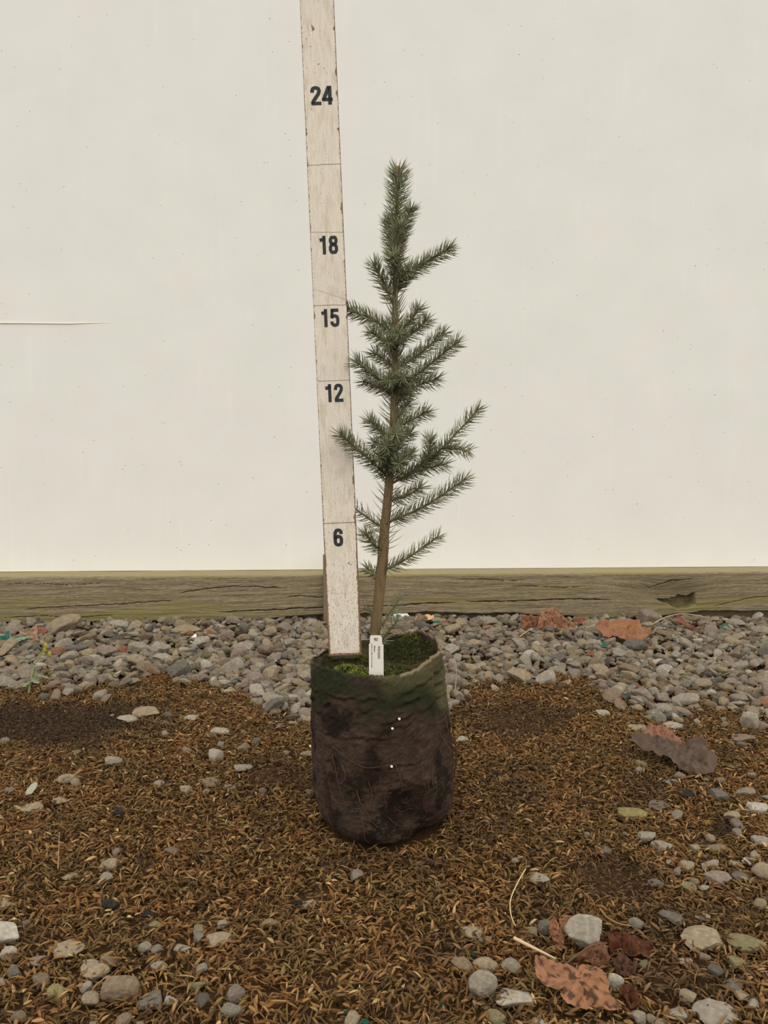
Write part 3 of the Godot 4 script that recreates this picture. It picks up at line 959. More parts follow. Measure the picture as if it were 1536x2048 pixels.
# ---------------------------------------------------------------- measuring stick
func build_stick() -> void:
	var foot := at_depth(690.5, 1311, 0.785)
	var head := at_depth(633.5, 0, 0.81)
	var up := (head - foot).normalized()
	var right := Vector3.RIGHT.rotated(Vector3.UP, 0.02)
	right = (right - up * right.dot(up)).normalized()
	var out := right.cross(up).normalized()
	var length := 0.80
	var half := 0.0176
	var thick := 0.012
	var root := base_node("measuring_stick", "white painted wooden measuring stick with black numerals standing in the grow bag", "measuring stick")
	root.transform = Transform3D(Basis(right, up, out), foot)
	var to_local := func(px: float, py: float) -> Vector2:
		var q: Vector3 = root.transform.affine_inverse() * on_plane(px, py, foot, out)
		return Vector2(q.x, q.y)
	# paint: worn at the edges and the foot, down to red-brown wood
	var iw := 128
	var ih := 2048
	var img := Image.create(iw, ih, false, Image.FORMAT_RGB8)
	var n := FastNoiseLite.new()
	n.seed = 9
	n.frequency = 1.0
	n.fractal_octaves = 4
	for y in ih:
		var v := (1.0 - (y + 0.5) / ih) * length
		for x in iw:
			var u := ((x + 0.5) / iw - 0.5) * 2.0 * half
			var e: float = half - abs(u)
			var t := n.get_noise_2d(u * 400.0, v * 40.0)
			var col := Color8(222, 213, 198).lerp(Color8(206, 192, 172), clamp(t + 0.35, 0.0, 1.0) * 0.6)
			col = col.lerp(Color8(188, 172, 148), clamp(n.get_noise_2d(u * 90.0 + 30.0, v * 25.0) * 0.9 - 0.05, 0.0, 0.5))
			# chipped edges: ragged, wider near the foot
			var wear: float = lerp(0.0017, 0.0002, smoothstep(0.0, 0.2, v))
			var rag: float = wear + n.get_noise_2d(v * 260.0, sign(u) * 50.0) * 0.0008 + clamp(n.get_noise_2d(v * 45.0, sign(u) * 70.0) - 0.22, 0.0, 1.0) * 0.004
			var foot_wear := 0.0018 + n.get_noise_2d(u * 700.0, 8.0) * 0.0012
			# flakes that run with the grain
			var fl := n.get_noise_2d(u * 1500.0, v * 130.0 + 20.0)
			var lim: float = lerp(0.37, 0.6, smoothstep(0.02, 0.25, v))
			if e < rag or v < foot_wear:
				col = Color8(112, 84, 64).lerp(Color8(146, 116, 90), clamp(t + 0.5, 0.0, 1.0))
			elif fl > lim:
				col = col.lerp(Color8(92, 76, 62), clamp((fl - lim) * 9.0, 0.0, 0.85))
			if n.get_noise_2d(u * 500.0 + 200.0, v * 500.0) > 0.56:
				col = col.lerp(Color8(120, 98, 78), 0.6)
			img.set_pixel(x, y, col)
	var dot := func(px: float, py: float, r: float, c: Color) -> void:
		var q: Vector2 = to_local.call(px, py)
		var cx := int((q.x / half * 0.5 + 0.5) * iw)
		var cy := int((1.0 - q.y / length) * ih)
		var rx := int(r / (2.0 * half) * iw)
		var ry := int(r / length * ih)
		for yy in range(cy - ry, cy + ry + 1):
			for xx in range(cx - rx, cx + rx + 1):
				if xx >= 0 and xx < iw and yy >= 0 and yy < ih and Vector2((xx - cx) / float(max(rx, 1)), (yy - cy) / float(max(ry, 1))).length() <= 1.0:
					img.set_pixel(xx, yy, c)
	for d in [[640, 62, 0.0007], [618, 70, 0.0007], [612, 78, 0.0008], [621, 93, 0.0008], [638, 128, 0.0008], [636, 129, 0.001], [648, 137, 0.0008], [630, 146, 0.0006], [654, 147, 0.0006], [613, 137, 0.0007], [623, 219, 0.0008], [641, 388, 0.0006], [698, 1128, 0.0012], [702, 1131, 0.001]]:
		dot.call(d[0], d[1], d[2], Color8(150, 128, 104))
	# a bare triangular chip near the top
	var tri := PackedVector2Array([to_local.call(622, 48), to_local.call(630, 58), to_local.call(624, 64)])
	for y in ih:
		var v := (1.0 - (y + 0.5) / ih) * length
		if v < 0.6:
			break
		for x in iw:
			if Geometry2D.is_point_in_polygon(Vector2(((x + 0.5) / iw - 0.5) * 2.0 * half, v), tri):
				img.set_pixel(x, y, Color8(134, 114, 96))
	# ruled lines
	for l in [[648, 1048, 715, 1045, 1.0], [634, 763, 699, 761, 0.8], [627, 612, 692, 610, 0.8], [620, 465, 687, 465, 0.6], [614, 331, 680, 328, 0.8], [628, 578, 690, 600, 0.35]]:
		var a: Vector2 = to_local.call(l[0], l[1])
		var b: Vector2 = to_local.call(l[2], l[3])
		for x in iw:
			var v: float = lerp(a.y, b.y, float(x) / iw)
			var fy := (1.0 - v / length) * ih
			for k in 2:
				var yy := int(fy) + k
				img.set_pixel(x, yy, img.get_pixel(x, yy).lerp(Color8(64, 54, 46), l[4] * (0.75 if k == 0 else 0.5)))
	img.generate_mipmaps()
	var pm := mat(Color.WHITE, 0.6)
	pm.albedo_texture = ImageTexture.create_from_image(img)
	pm.normal_enabled = true
	pm.normal_texture = bump_noise(0.03, 2.0, 66)
	pm.normal_scale = 0.15
	# the wood, with bevelled edges
	put(boxed(-half, half, 0.0, length, -thick, -0.0004, 0.0008), "board", mat(Color8(126, 98, 76), 0.85), root)
	var s := Shape.new()
	var hf := half - 0.0003
	var f := [s.add(Vector3(-hf, 0.0008, 0), Color.WHITE, Vector2(0, 1)), s.add(Vector3(-hf, length, 0), Color.WHITE, Vector2(0, 0)), s.add(Vector3(hf, length, 0), Color.WHITE, Vector2(1, 0)), s.add(Vector3(hf, 0.0008, 0), Color.WHITE, Vector2(1, 1))]
	s.quad(f[0], f[1], f[2], f[3])
	var r := [s.add(Vector3(-hf, 0.0008, -0.0006)), s.add(Vector3(-hf, length, -0.0006)), s.add(Vector3(hf, length, -0.0006)), s.add(Vector3(hf, 0.0008, -0.0006))]
	var f2: Array = []
	for k in 4:
		f2.append(s.add(s.v[f[k]]))
	for k in 4:
		s.quad(f2[(k + 1) % 4], f2[k], r[k], r[(k + 1) % 4])
	put(s.build(), "painted_face", pm, root)
	# numerals: heavy condensed figures
	var ink := mat(Color8(52, 54, 56), 0.6)
	for d in [["24", 643, 191, 37, 45], ["18", 657, 490, 37, 39], ["15", 660, 636, 36, 38], ["12", 668, 786, 36, 38], ["6", 676.5, 1075, 36, 20]]:
		var q: Vector2 = to_local.call(d[1], d[2])
		var mpp := px_size(root.transform * Vector3(q.x, q.y, 0))
		var o := put(figures(d[0], d[4] * mpp, d[3] * mpp), "numeral", ink, root)
		o.position = Vector3(q.x, q.y, 0.0)

func figures(text: String, wide: float, tall: float) -> ArrayMesh:
	var strokes := {
		"1": [[[0.30, 0.0], [0.30, 1.0]], [[0.36, 0.86], [0.22, 0.80], [0.05, 0.76]]],
		"2": [[[0.09, 0.66], [0.09, 0.76], [0.13, 0.87], [0.21, 0.912], [0.30, 0.912], [0.39, 0.87], [0.43, 0.78], [0.42, 0.66], [0.36, 0.54], [0.24, 0.36], [0.14, 0.22], [0.09, 0.07]], [[0.03, 0.085], [0.53, 0.085]]],
		"4": [[[0.40, 0.0], [0.40, 1.0]], [[0.01, 0.28], [0.54, 0.28]], [[0.07, 0.24], [0.36, 0.97]]],
		"5": [[[0.50, 0.915], [0.06, 0.915]], [[0.13, 0.99], [0.10, 0.47]], [[0.09, 0.52], [0.18, 0.60], [0.30, 0.61], [0.40, 0.56], [0.44, 0.45], [0.44, 0.25], [0.40, 0.13], [0.29, 0.088], [0.18, 0.11], [0.10, 0.19], [0.09, 0.31]]],
		"6": [[[0.44, 0.68], [0.43, 0.82], [0.37, 0.89], [0.27, 0.912], [0.17, 0.88], [0.11, 0.78], [0.095, 0.6], [0.095, 0.3], [0.12, 0.17], [0.19, 0.10], [0.28, 0.088]], [[0.09, 0.42], [0.16, 0.53], [0.28, 0.56], [0.39, 0.52], [0.44, 0.42], [0.44, 0.24], [0.40, 0.13], [0.30, 0.088], [0.25, 0.088]]],
		"8": [[[0.27, 0.912], [0.16, 0.88], [0.11, 0.79], [0.11, 0.68], [0.16, 0.57], [0.27, 0.53], [0.38, 0.48], [0.435, 0.38], [0.435, 0.22], [0.38, 0.12], [0.27, 0.088]], [[0.26, 0.912], [0.38, 0.88], [0.425, 0.79], [0.425, 0.68], [0.38, 0.57], [0.27, 0.53], [0.15, 0.48], [0.095, 0.38], [0.095, 0.22], [0.15, 0.12], [0.28, 0.088]]]}
	var s := Shape.new()
	var cell := wide / text.length()
	for n in text.length():
		for line in strokes[text[n]]:
			var pl := PackedVector2Array()
			for q in line:
				pl.append(Vector2(q[0], q[1]) * 1000.0)
			for poly in Geometry2D.offset_polyline(pl, 94.0, Geometry2D.JOIN_ROUND, Geometry2D.END_BUTT):
				var tris := Geometry2D.triangulate_polygon(poly)
				var at0 := s.v.size()
				for q in poly:
					s.add(Vector3((q.x / 560.0 + n - text.length() / 2.0) * cell + cell * 0.02, (q.y / 1000.0 - 0.5) * tall, 0.00012))
				for k in range(0, tris.size(), 3):
					var e := poly[tris[k]]
					if (poly[tris[k + 1]] - e).cross(poly[tris[k + 2]] - e) < 0.0:
						s.tri(at0 + tris[k], at0 + tris[k + 1], at0 + tris[k + 2])
					else:
						s.tri(at0 + tris[k], at0 + tris[k + 2], at0 + tris[k + 1])
	return s.build()

# ---------------------------------------------------------------- grow bag
func bag_point(theta: float, v: float) -> Vector3:   # v 0 at the ground, 1 at the rim; theta 0 towards the camera, PI/2 to the right
	var c := bag_center()
	var row := v * 1.0
	var xl := 0.0
	var xr := 0.0
	var y := 0.0
	for k in bag_rows.size() - 1:
		if row >= bag_rows[k][0] and row <= bag_rows[k + 1][0]:
			var t: float = (row - bag_rows[k][0]) / (bag_rows[k + 1][0] - bag_rows[k][0])
			xl = lerp(float(bag_rows[k][1]), float(bag_rows[k + 1][1]), t)
			xr = lerp(float(bag_rows[k][2]), float(bag_rows[k + 1][2]), t)
	var mid := (xl + xr) / 2
	var r := (xr - xl) / 2
	var top := rim_height(theta)
	y = v * top
	var dir := Vector2(sin(theta), cos(theta))
	# folds and creases of the cloth
	var d := 0.0
	var n := noise_b
	d += n.get_noise_3d(dir.x * 30.0, y * 260.0, dir.y * 30.0) * 0.0022
	d += n.get_noise_3d(dir.x * 120.0, y * 1300.0 + 50.0, dir.y * 120.0) * 0.0016
	d += n.get_noise_3d(dir.x * 420.0, y * 4800.0 + 50.0, dir.y * 420.0) * 0.0011
	d += n.get_noise_3d(dir.x * 1500.0, y * 9000.0, dir.y * 1500.0) * 0.0007
	d += n.get_noise_3d(dir.x * 30.0 + 40.0, y * 2600.0, dir.y * 30.0) * 0.0009 * smoothstep(0.55, 0.8, v)
	# cinched wrinkle under the rim and creases across the front
	for w in [[0.80, 0.0024, 0.012, 0.3], [0.74, 0.0018, 0.010, -0.4], [0.62, 0.0012, 0.008, 0.8], [0.5, 0.0012, 0.008, -0.6], [0.87, 0.0016, 0.010, -0.2]]:
		var line: float = w[0] + sin(theta * 1.0 + w[3]) * 0.03 + n.get_noise_2d(theta * 60.0, w[0] * 900.0) * 0.03
		var q: float = (v - line) / (w[2] * 2.0)
		q *= 1.7
		var on: float = clamp(n.get_noise_2d(theta * 70.0, w[3] * 500.0) * 2.6 + 0.45, 0.0, 1.2)
		d -= w[1] * exp(-q * q) * on
		d += w[1] * 0.6 * exp(-(q - 1.6) * (q - 1.6)) * on
	# upright pleat at the left foot, a dent low at the front right where the cloth folds under
	var pl: float = (theta + 0.92 - (0.35 - v) * 0.35) / 0.05
	d -= 0.008 * exp(-pl * pl) * (1.0 - smoothstep(0.25, 0.5, v))
	var pr: float = (theta - 1.02) / 0.07
	d -= 0.003 * exp(-pr * pr) * smoothstep(0.3, 0.6, v)
	var dent := Vector2((theta - 0.33) / 0.32, (v - 0.2) / 0.14)
	d -= 0.016 * exp(-pow(dent.length(), 3.0))
	var dent2 := Vector2((theta - 0.75) / 0.35, (v - 0.02) / 0.12)
	d -= 0.016 * exp(-dent2.length_squared())
	var bulge := Vector2((theta + 0.25) / 0.4, (v - 0.1) / 0.1)
	d += 0.004 * exp(-bulge.length_squared())
	d -= 0.012 * exp(-v * 22.0)      # the foot turns under
	r += d
	return Vector3(c.x + mid + dir.x * r, y, c.z + dir.y * r)

func rim_height(theta: float) -> float:
	# height of the torn rim round the bag; theta 0 is towards the camera
	var t := wrapf(theta, -PI, PI)
	var pts := [[-PI, 0.182], [-2.5, 0.181], [-1.9, 0.176], [-1.45, 0.179], [-1.1, 0.181], [-0.75, 0.184], [-0.4, 0.1815], [0.0, 0.180], [0.35, 0.180], [0.6, 0.1835], [0.85, 0.189], [1.2, 0.1925], [1.5, 0.190], [1.9, 0.196], [2.3, 0.200], [2.6, 0.192], [PI, 0.182]]
	for k in pts.size() - 1:
		if t >= pts[k][0] and t <= pts[k + 1][0]:
			return lerp(float(pts[k][1]), float(pts[k + 1][1]), smoothstep(0.0, 1.0, (t - pts[k][0]) / (pts[k + 1][0] - pts[k][0]))) + noise_b.get_noise_2d(t * 200.0, 3.0) * 0.0022
	return 0.18

func soil_h(x: float, z: float) -> float:
	return 0.175 + noise_a.get_noise_2d(x * 900.0, z * 900.0) * 0.003 + 0.017 * exp(-Vector2((x - 0.05) / 0.04, (z + 0.845) / 0.035).length_squared())

func build_bag() -> void:
	var c := bag_center()
	for q in [[0.0, 652, 897], [0.04, 640, 905], [0.12, 631, 910], [0.22, 625, 911.5], [0.38, 622.5, 910], [0.55, 623, 903], [0.75, 621, 895], [0.9, 620, 889], [1.0, 620.5, 883], [1.2, 621, 880]]:
		var k := 0.8 / FOCAL
		bag_rows.append([q[0], (q[1] - 766.0) * k, (q[2] - 766.0) * k])
	var root := base_node("grow_bag", "dark brown fabric grow bag with mossy rim and root hairs standing on the husks", "grow bag", c)
	# cloth: outside, over the rim, down inside
	var s := Shape.new()
	var nt := 300
	var nv := 150
	for j in nv + 8:
		for k in nt:
			var th := TAU * k / nt - PI
			var p: Vector3
			var v := float(j) / nv
			if j <= nv:
				p = bag_point(th, v)
			else:
				p = bag_point(th, 1.0)
				var dir := Vector3(sin(th), 0, cos(th))
				var inn := float(j - nv)
				p -= dir * (0.0022 if inn < 2.5 else 0.0026)
				p.y += (0.0006 if inn < 1.5 else -0.003 * (inn - 1.0))
			var dirt := noise_b.get_noise_3d(p.x * 2600.0, p.y * 3600.0, p.z * 2600.0) * 0.8 + noise_b.get_noise_3d(p.x * 9000.0, p.y * 9000.0, p.z * 9000.0) * 0.6
			var big := noise_b.get_noise_3d(p.x * 700.0 + 80.0, p.y * 600.0, p.z * 700.0)
			var fib := noise_b.get_noise_3d(p.x * 1500.0, p.y * 14000.0, p.z * 1500.0)
			var col := lin(50, 38, 31).lerp(lin(76, 61, 50), clamp(dirt * 0.8 + fib * 0.5 + 0.35, 0.0, 1.0))
			# peat stains, and a ragged darker patch centred on the low front dent
			var darken := big * 1.1 + dirt * 0.5
			var dent_patch := Vector2((th - 0.45) / 0.75, (v - 0.2) / 0.22).length() + dirt * 0.9 + fib * 0.3
			darken += 0.75 * (1.0 - smoothstep(0.6, 1.05, dent_patch))
			col = col.lerp(lin(28, 20, 15), smoothstep(0.1, 0.5, darken) * 0.9)
			# algae and moss on the upper cloth, patchy, thicker on the left
			var alg := noise_b.get_noise_3d(p.x * 300.0 + 30.0, p.y * 420.0, p.z * 300.0) + dirt * 0.35
			alg += clamp((v - 0.72) * 3.2, -2.0, 0.62) - clamp(sin(th) * 0.2, -0.15, 0.4)
			col = col.lerp(lin(38, 42, 26), smoothstep(-0.05, 0.4, alg) * 0.9)
			var alg2: float = noise_b.get_noise_3d(p.x * 260.0, p.y * 260.0 + 90.0, p.z * 260.0) + clamp(sin(th) - 0.5, 0.0, 0.5) + clamp((v - 0.8) * 2.0, -1.5, 0.3)
			col = col.lerp(lin(92, 86, 58), smoothstep(0.25, 0.75, alg2) * 0.65)
			if j >= nv - 1 and j <= nv + 1 and sin(th) > 0.35:
				col = col.lerp(lin(140, 124, 98), 0.6)     # the cut edge shows dry fibre
			s.add(p - c, col)
	for j in nv + 7:
		for k in nt:
			var k2 := (k + 1) % nt
			s.quad(j * nt + k, (j + 1) * nt + k, (j + 1) * nt + k2, j * nt + k2)
	var m := mat(Color.WHITE, 0.95, true)
	m.normal_enabled = true
	m.normal_texture = bump_noise(0.09, 5.0, 21)
	m.normal_scale = 0.8
	m.uv1_triplanar = true
	m.uv1_scale = Vector3.ONE * 22.0
	put(s.build(), "fabric", m, root)
	# potting soil
	var so := Shape.new()
	var nr := 22
	var na := 60
	var mid := so.add(Vector3(0, soil_h(c.x, c.z), 0), lin(46, 36, 24))
	for j in range(1, nr + 1):
		for k in na:
			var th := TAU * k / na
			var edge := bag_point(th, 1.0) - c
			var p := Vector3(edge.x, 0, edge.z) * (float(j) / nr) * 0.985
			p.y = soil_h(p.x + c.x, p.z + c.z)
			so.add(p, lin(46, 36, 24).lerp(lin(64, 58, 34), rng.randf()))
	for k in na:
		so.tri(mid, 1 + (k + 1) % na, 1 + k)
	for j in nr - 1:
		for k in na:
			var k2 := (k + 1) % na
			var a := 1 + j * na
			so.quad(a + k, a + k2, a + na + k2, a + na + k)
	put(so.build(), "potting_soil", mat(Color.WHITE, 0.95, true), root)
	# moss cushions
	var mo := Shape.new()
	var spots := [[700, 1337, 0.022, 1.0], [712, 1345, 0.012, 1.0], [672, 1350, 0.014, 0.4], [727, 1313, 0.010, 0.9], [655, 1296, 0.02, 0.7], [635, 1312, 0.016, 0.3], [845, 1284, 0.024, 0.85], [826, 1290, 0.02, 0.75], [815, 1312, 0.02, 0.35], [790, 1333, 0.018, 0.45], [775, 1340, 0.012, 0.6], [800, 1300, 0.03, 0.3], [850, 1305, 0.02, 0.3], [690, 1325, 0.03, 0.25], [640, 1335, 0.02, 0.15], [742, 1352, 0.012, 0.2]]
	for q in spots:
		var cc := at_height(q[0], q[1], 0.18)
		var count := int(q[2] * q[2] * 1600000.0)
		for k in count:
			var ang := rng.randf() * TAU
			var rad: float = sqrt(rng.randf()) * q[2]
			var p := Vector3(cc.x + cos(ang) * rad, 0, cc.z + sin(ang) * rad)
			var off := Vector2(p.x - c.x, p.z - c.z)
			if off.length() > 0.067:
				continue
			var mound: float = (1.0 - pow(rad / q[2], 2.0)) * 0.006 * (0.4 + q[3])
			p.y = soil_h(p.x, p.z) + mound * rng.randf_range(0.55, 1.0)
			var col := lin(40, 40, 20).lerp(lin(126, 136, 54), clamp(q[3] * rng.randf_range(0.2, 1.1) - 0.2 + noise_a.get_noise_2d(p.x * 3000.0, p.z * 3000.0) * 0.4, 0.0, 1.0))
			var up := Vector3(rng.randfn() * 0.5, 1.0, rng.randfn() * 0.5).normalized()
			var side := up.cross(Vector3(rng.randfn(), rng.randfn(), rng.randfn())).normalized()
			var h := rng.randf_range(0.0012, 0.0028)
			var w := rng.randf_range(0.0005, 0.001)
			var a0 := mo.add(p - side * w - c, col)
			var a1 := mo.add(p + side * w - c, col)
			var a2 := mo.add(p + up.cross(side) * w * 1.4 - c, col)
			var a3 := mo.add(p + up * h - c, col)
			mo.tri(a0, a3, a1)
			mo.tri(a1, a3, a2)
			mo.tri(a2, a3, a0)
	var mm := mat(Color.WHITE, 0.8, true)
	mm.backlight_enabled = true
	mm.backlight = Color(0.1, 0.12, 0.04)
	var moss := put(mo.build(), "moss", mm, root)
	moss.set_meta("kind", "stuff")
	moss.set_meta("label", "bright yellow green moss cushions")
	# roots creeping on the outside
	var roots := [
		[[-0.95, 0.62], [-0.6, 0.55], [-0.2, 0.5], [0.25, 0.53], 0.0005], [[0.18, 0.52], [0.22, 0.46], [0.26, 0.38], [0.24, 0.33], 0.0006],
		[[-0.72, 0.52], [-0.66, 0.42], [-0.6, 0.34], [-0.5, 0.26], 0.0005], [[-0.35, 0.36], [-0.32, 0.31], [-0.25, 0.26], [-0.1, 0.16], 0.0006],
		[[-0.18, 0.42], [-0.14, 0.36], [-0.16, 0.3], [-0.22, 0.26], 0.0005], [[0.02, 0.32], [0.04, 0.29], [0.02, 0.26], [0.03, 0.24], 0.0005],
		[[0.3, 0.26], [0.38, 0.25], [0.45, 0.27], [0.5, 0.25], 0.0005], [[0.2, 0.22], [0.32, 0.2], [0.42, 0.21], [0.5, 0.2], 0.0004],
		[[1.0, 0.58], [1.12, 0.48], [1.25, 0.4], [1.3, 0.28], 0.0006], [[1.15, 0.62], [1.28, 0.5], [1.35, 0.42], [1.42, 0.26], 0.0007],
		[[1.3, 0.66], [1.4, 0.52], [1.46, 0.4], [1.45, 0.3], 0.0006], [[1.2, 0.5], [1.36, 0.44], [1.5, 0.36], [1.55, 0.24], 0.0006],
		[[0.6, 0.4], [0.66, 0.33], [0.6, 0.27], [0.66, 0.18], 0.0005], [[0.75, 0.44], [0.7, 0.36], [0.78, 0.3], [0.7, 0.22], 0.0004],
		[[-0.9, 0.3], [-0.7, 0.27], [-0.55, 0.26], [-0.4, 0.27], 0.0005], [[-0.78, 0.44], [-0.72, 0.43], [-0.66, 0.43], [-0.6, 0.44], 0.0004],
		[[-0.55, 0.48], [-0.5, 0.44], [-0.52, 0.4], [-0.6, 0.37], 0.0007], [[0.4, 0.1], [0.45, 0.07], [0.42, 0.04], [0.36, 0.03], 0.0005],
		[[-0.95, 0.2], [-0.92, 0.14], [-0.9, 0.08], [-0.86, 0.03], 0.0006], [[0.05, 0.2], [0.12, 0.16], [0.2, 0.13], [0.3, 0.12], 0.0005],
		[[-0.3, 0.2], [-0.26, 0.14], [-0.28, 0.09], [-0.24, 0.05], 0.0004], [[0.55, 0.5], [0.56, 0.44], [0.54, 0.4], [0.57, 0.36], 0.0004]]
	var rm := mat(Color8(86, 62, 44), 0.8)
	for q in roots:
		var pts: Array = []
		for k in 4:
			var b := bag_point(q[k][0], q[k][1]) - c
			var lift := 0.0008
			if q[k][0] > 1.0 and k in [1, 2]:
				lift = 0.004
			pts.append(b + Vector3(sin(q[k][0]), 0, cos(q[k][0])) * lift)
		var rs := Shape.new()
		var path := smooth_path(pts, 5)
		for k in path.size():
			path[k] += Vector3(rng.randfn(), rng.randfn(), 0) * 0.0003
		var radii: Array = []
		for k in path.size():
			radii.append(q[4] * lerp(1.0, 0.5, float(k) / path.size()))
		tube(rs, path, radii, 5, Color.WHITE)
		put(rs.build(), "root", rm, root)
	# white grains stuck to the cloth
	var gm := mat(Color8(226, 218, 204), 0.8)
	for q in [[801, 1438], [788, 1460], [616, 1487], [780, 1533]]:
		var th := 0.0
		var best := Vector3.ZERO
		var bd := 1e9
		for a in 60:
			for b in 40:
				var p := bag_point(lerp(-1.5, 1.5, a / 59.0), lerp(0.05, 0.95, b / 39.0))
				var d := to_pixel(p).distance_to(Vector2(q[0], q[1]))
				if d < bd:
					bd = d
					best = p
					th = lerp(-1.5, 1.5, a / 59.0)
		var o := put(stone_meshes[4], "perlite_grain", gm, root)
		o.transform = Transform3D(Basis().scaled(Vector3.ONE * 0.0026), best - c + Vector3(sin(th), 0, cos(th)) * 0.0008)

# ---------------------------------------------------------------- spruce
func needle(s: Shape, p: Vector3, d: Vector3, curve: Vector3, length: float, w: float, col: Color) -> void:
	var side := d.cross(Vector3(0.3, 0.5, 0.8)).normalized()
	var up := side.cross(d).normalized()
	var rings: Array = []
	for k in 3:
		var t := k / 3.0
		var q := p + d * length * t + curve * (t * t) * length
		var ww: float = w * [0.7, 1.0, 0.75][k]
		var ring := [s.add(q + side * ww, col), s.add(q + up * ww, col), s.add(q - side * ww, col), s.add(q - up * ww, col)]
		rings.append(ring)
	var tip := s.add(p + d * length + curve * length, col)
	for k in 2:
		for j in 4:
			var j2 := (j + 1) % 4
			s.quad(rings[k][j], rings[k][j2], rings[k + 1][j2], rings[k + 1][j])
	for j in 4:
		s.tri(rings[2][j], rings[2][(j + 1) % 4], tip)

func needle_color() -> Color:
	var c := lin(144, 146, 113).lerp(lin(100, 104, 78), rng.randf())
	if rng.randf() > 0.85:
		c = c.lerp(lin(164, 166, 134), 0.5)
	return c

func dress(s: Shape, path: Array, density: float, length: float, spread: float, from_t := 0.0) -> void:
	var total := 0.0
	for k in path.size() - 1:
		total += (path[k + 1] - path[k]).length()
	var count := int(total * density * 0.95)
	var spin := rng.randf() * TAU
	for n in count:
		var t: float = from_t + (1.0 - from_t) * (n + rng.randf()) / count
		var f: float = t * (path.size() - 1)
		var k: int = min(int(f), path.size() - 2)
		var p: Vector3 = (path[k] as Vector3).lerp(path[k + 1], f - k)
		var d: Vector3 = (path[k + 1] - path[k]).normalized()
		spin += 2.39996 + rng.randfn() * 0.3
		var a := d.cross(Vector3(0.2, 0.4, 0.9)).normalized()
		var b := d.cross(a)
		var outv := a * cos(spin) + b * sin(spin)
		var lean: float = spread * rng.randf_range(0.8, 1.15) * lerp(1.0, 0.6, smoothstep(0.93, 1.0, t))
		var nd := (d * cos(lean) + outv * sin(lean)).normalized()
		var l: float = 1.12 * length * rng.randf_range(0.78, 1.12) * lerp(1.0, 0.85, smoothstep(0.9, 1.0, t))
		needle(s, p, nd, (d * 0.24 - outv * 0.06), l, rng.randf_range(0.00042, 0.0006), needle_color())

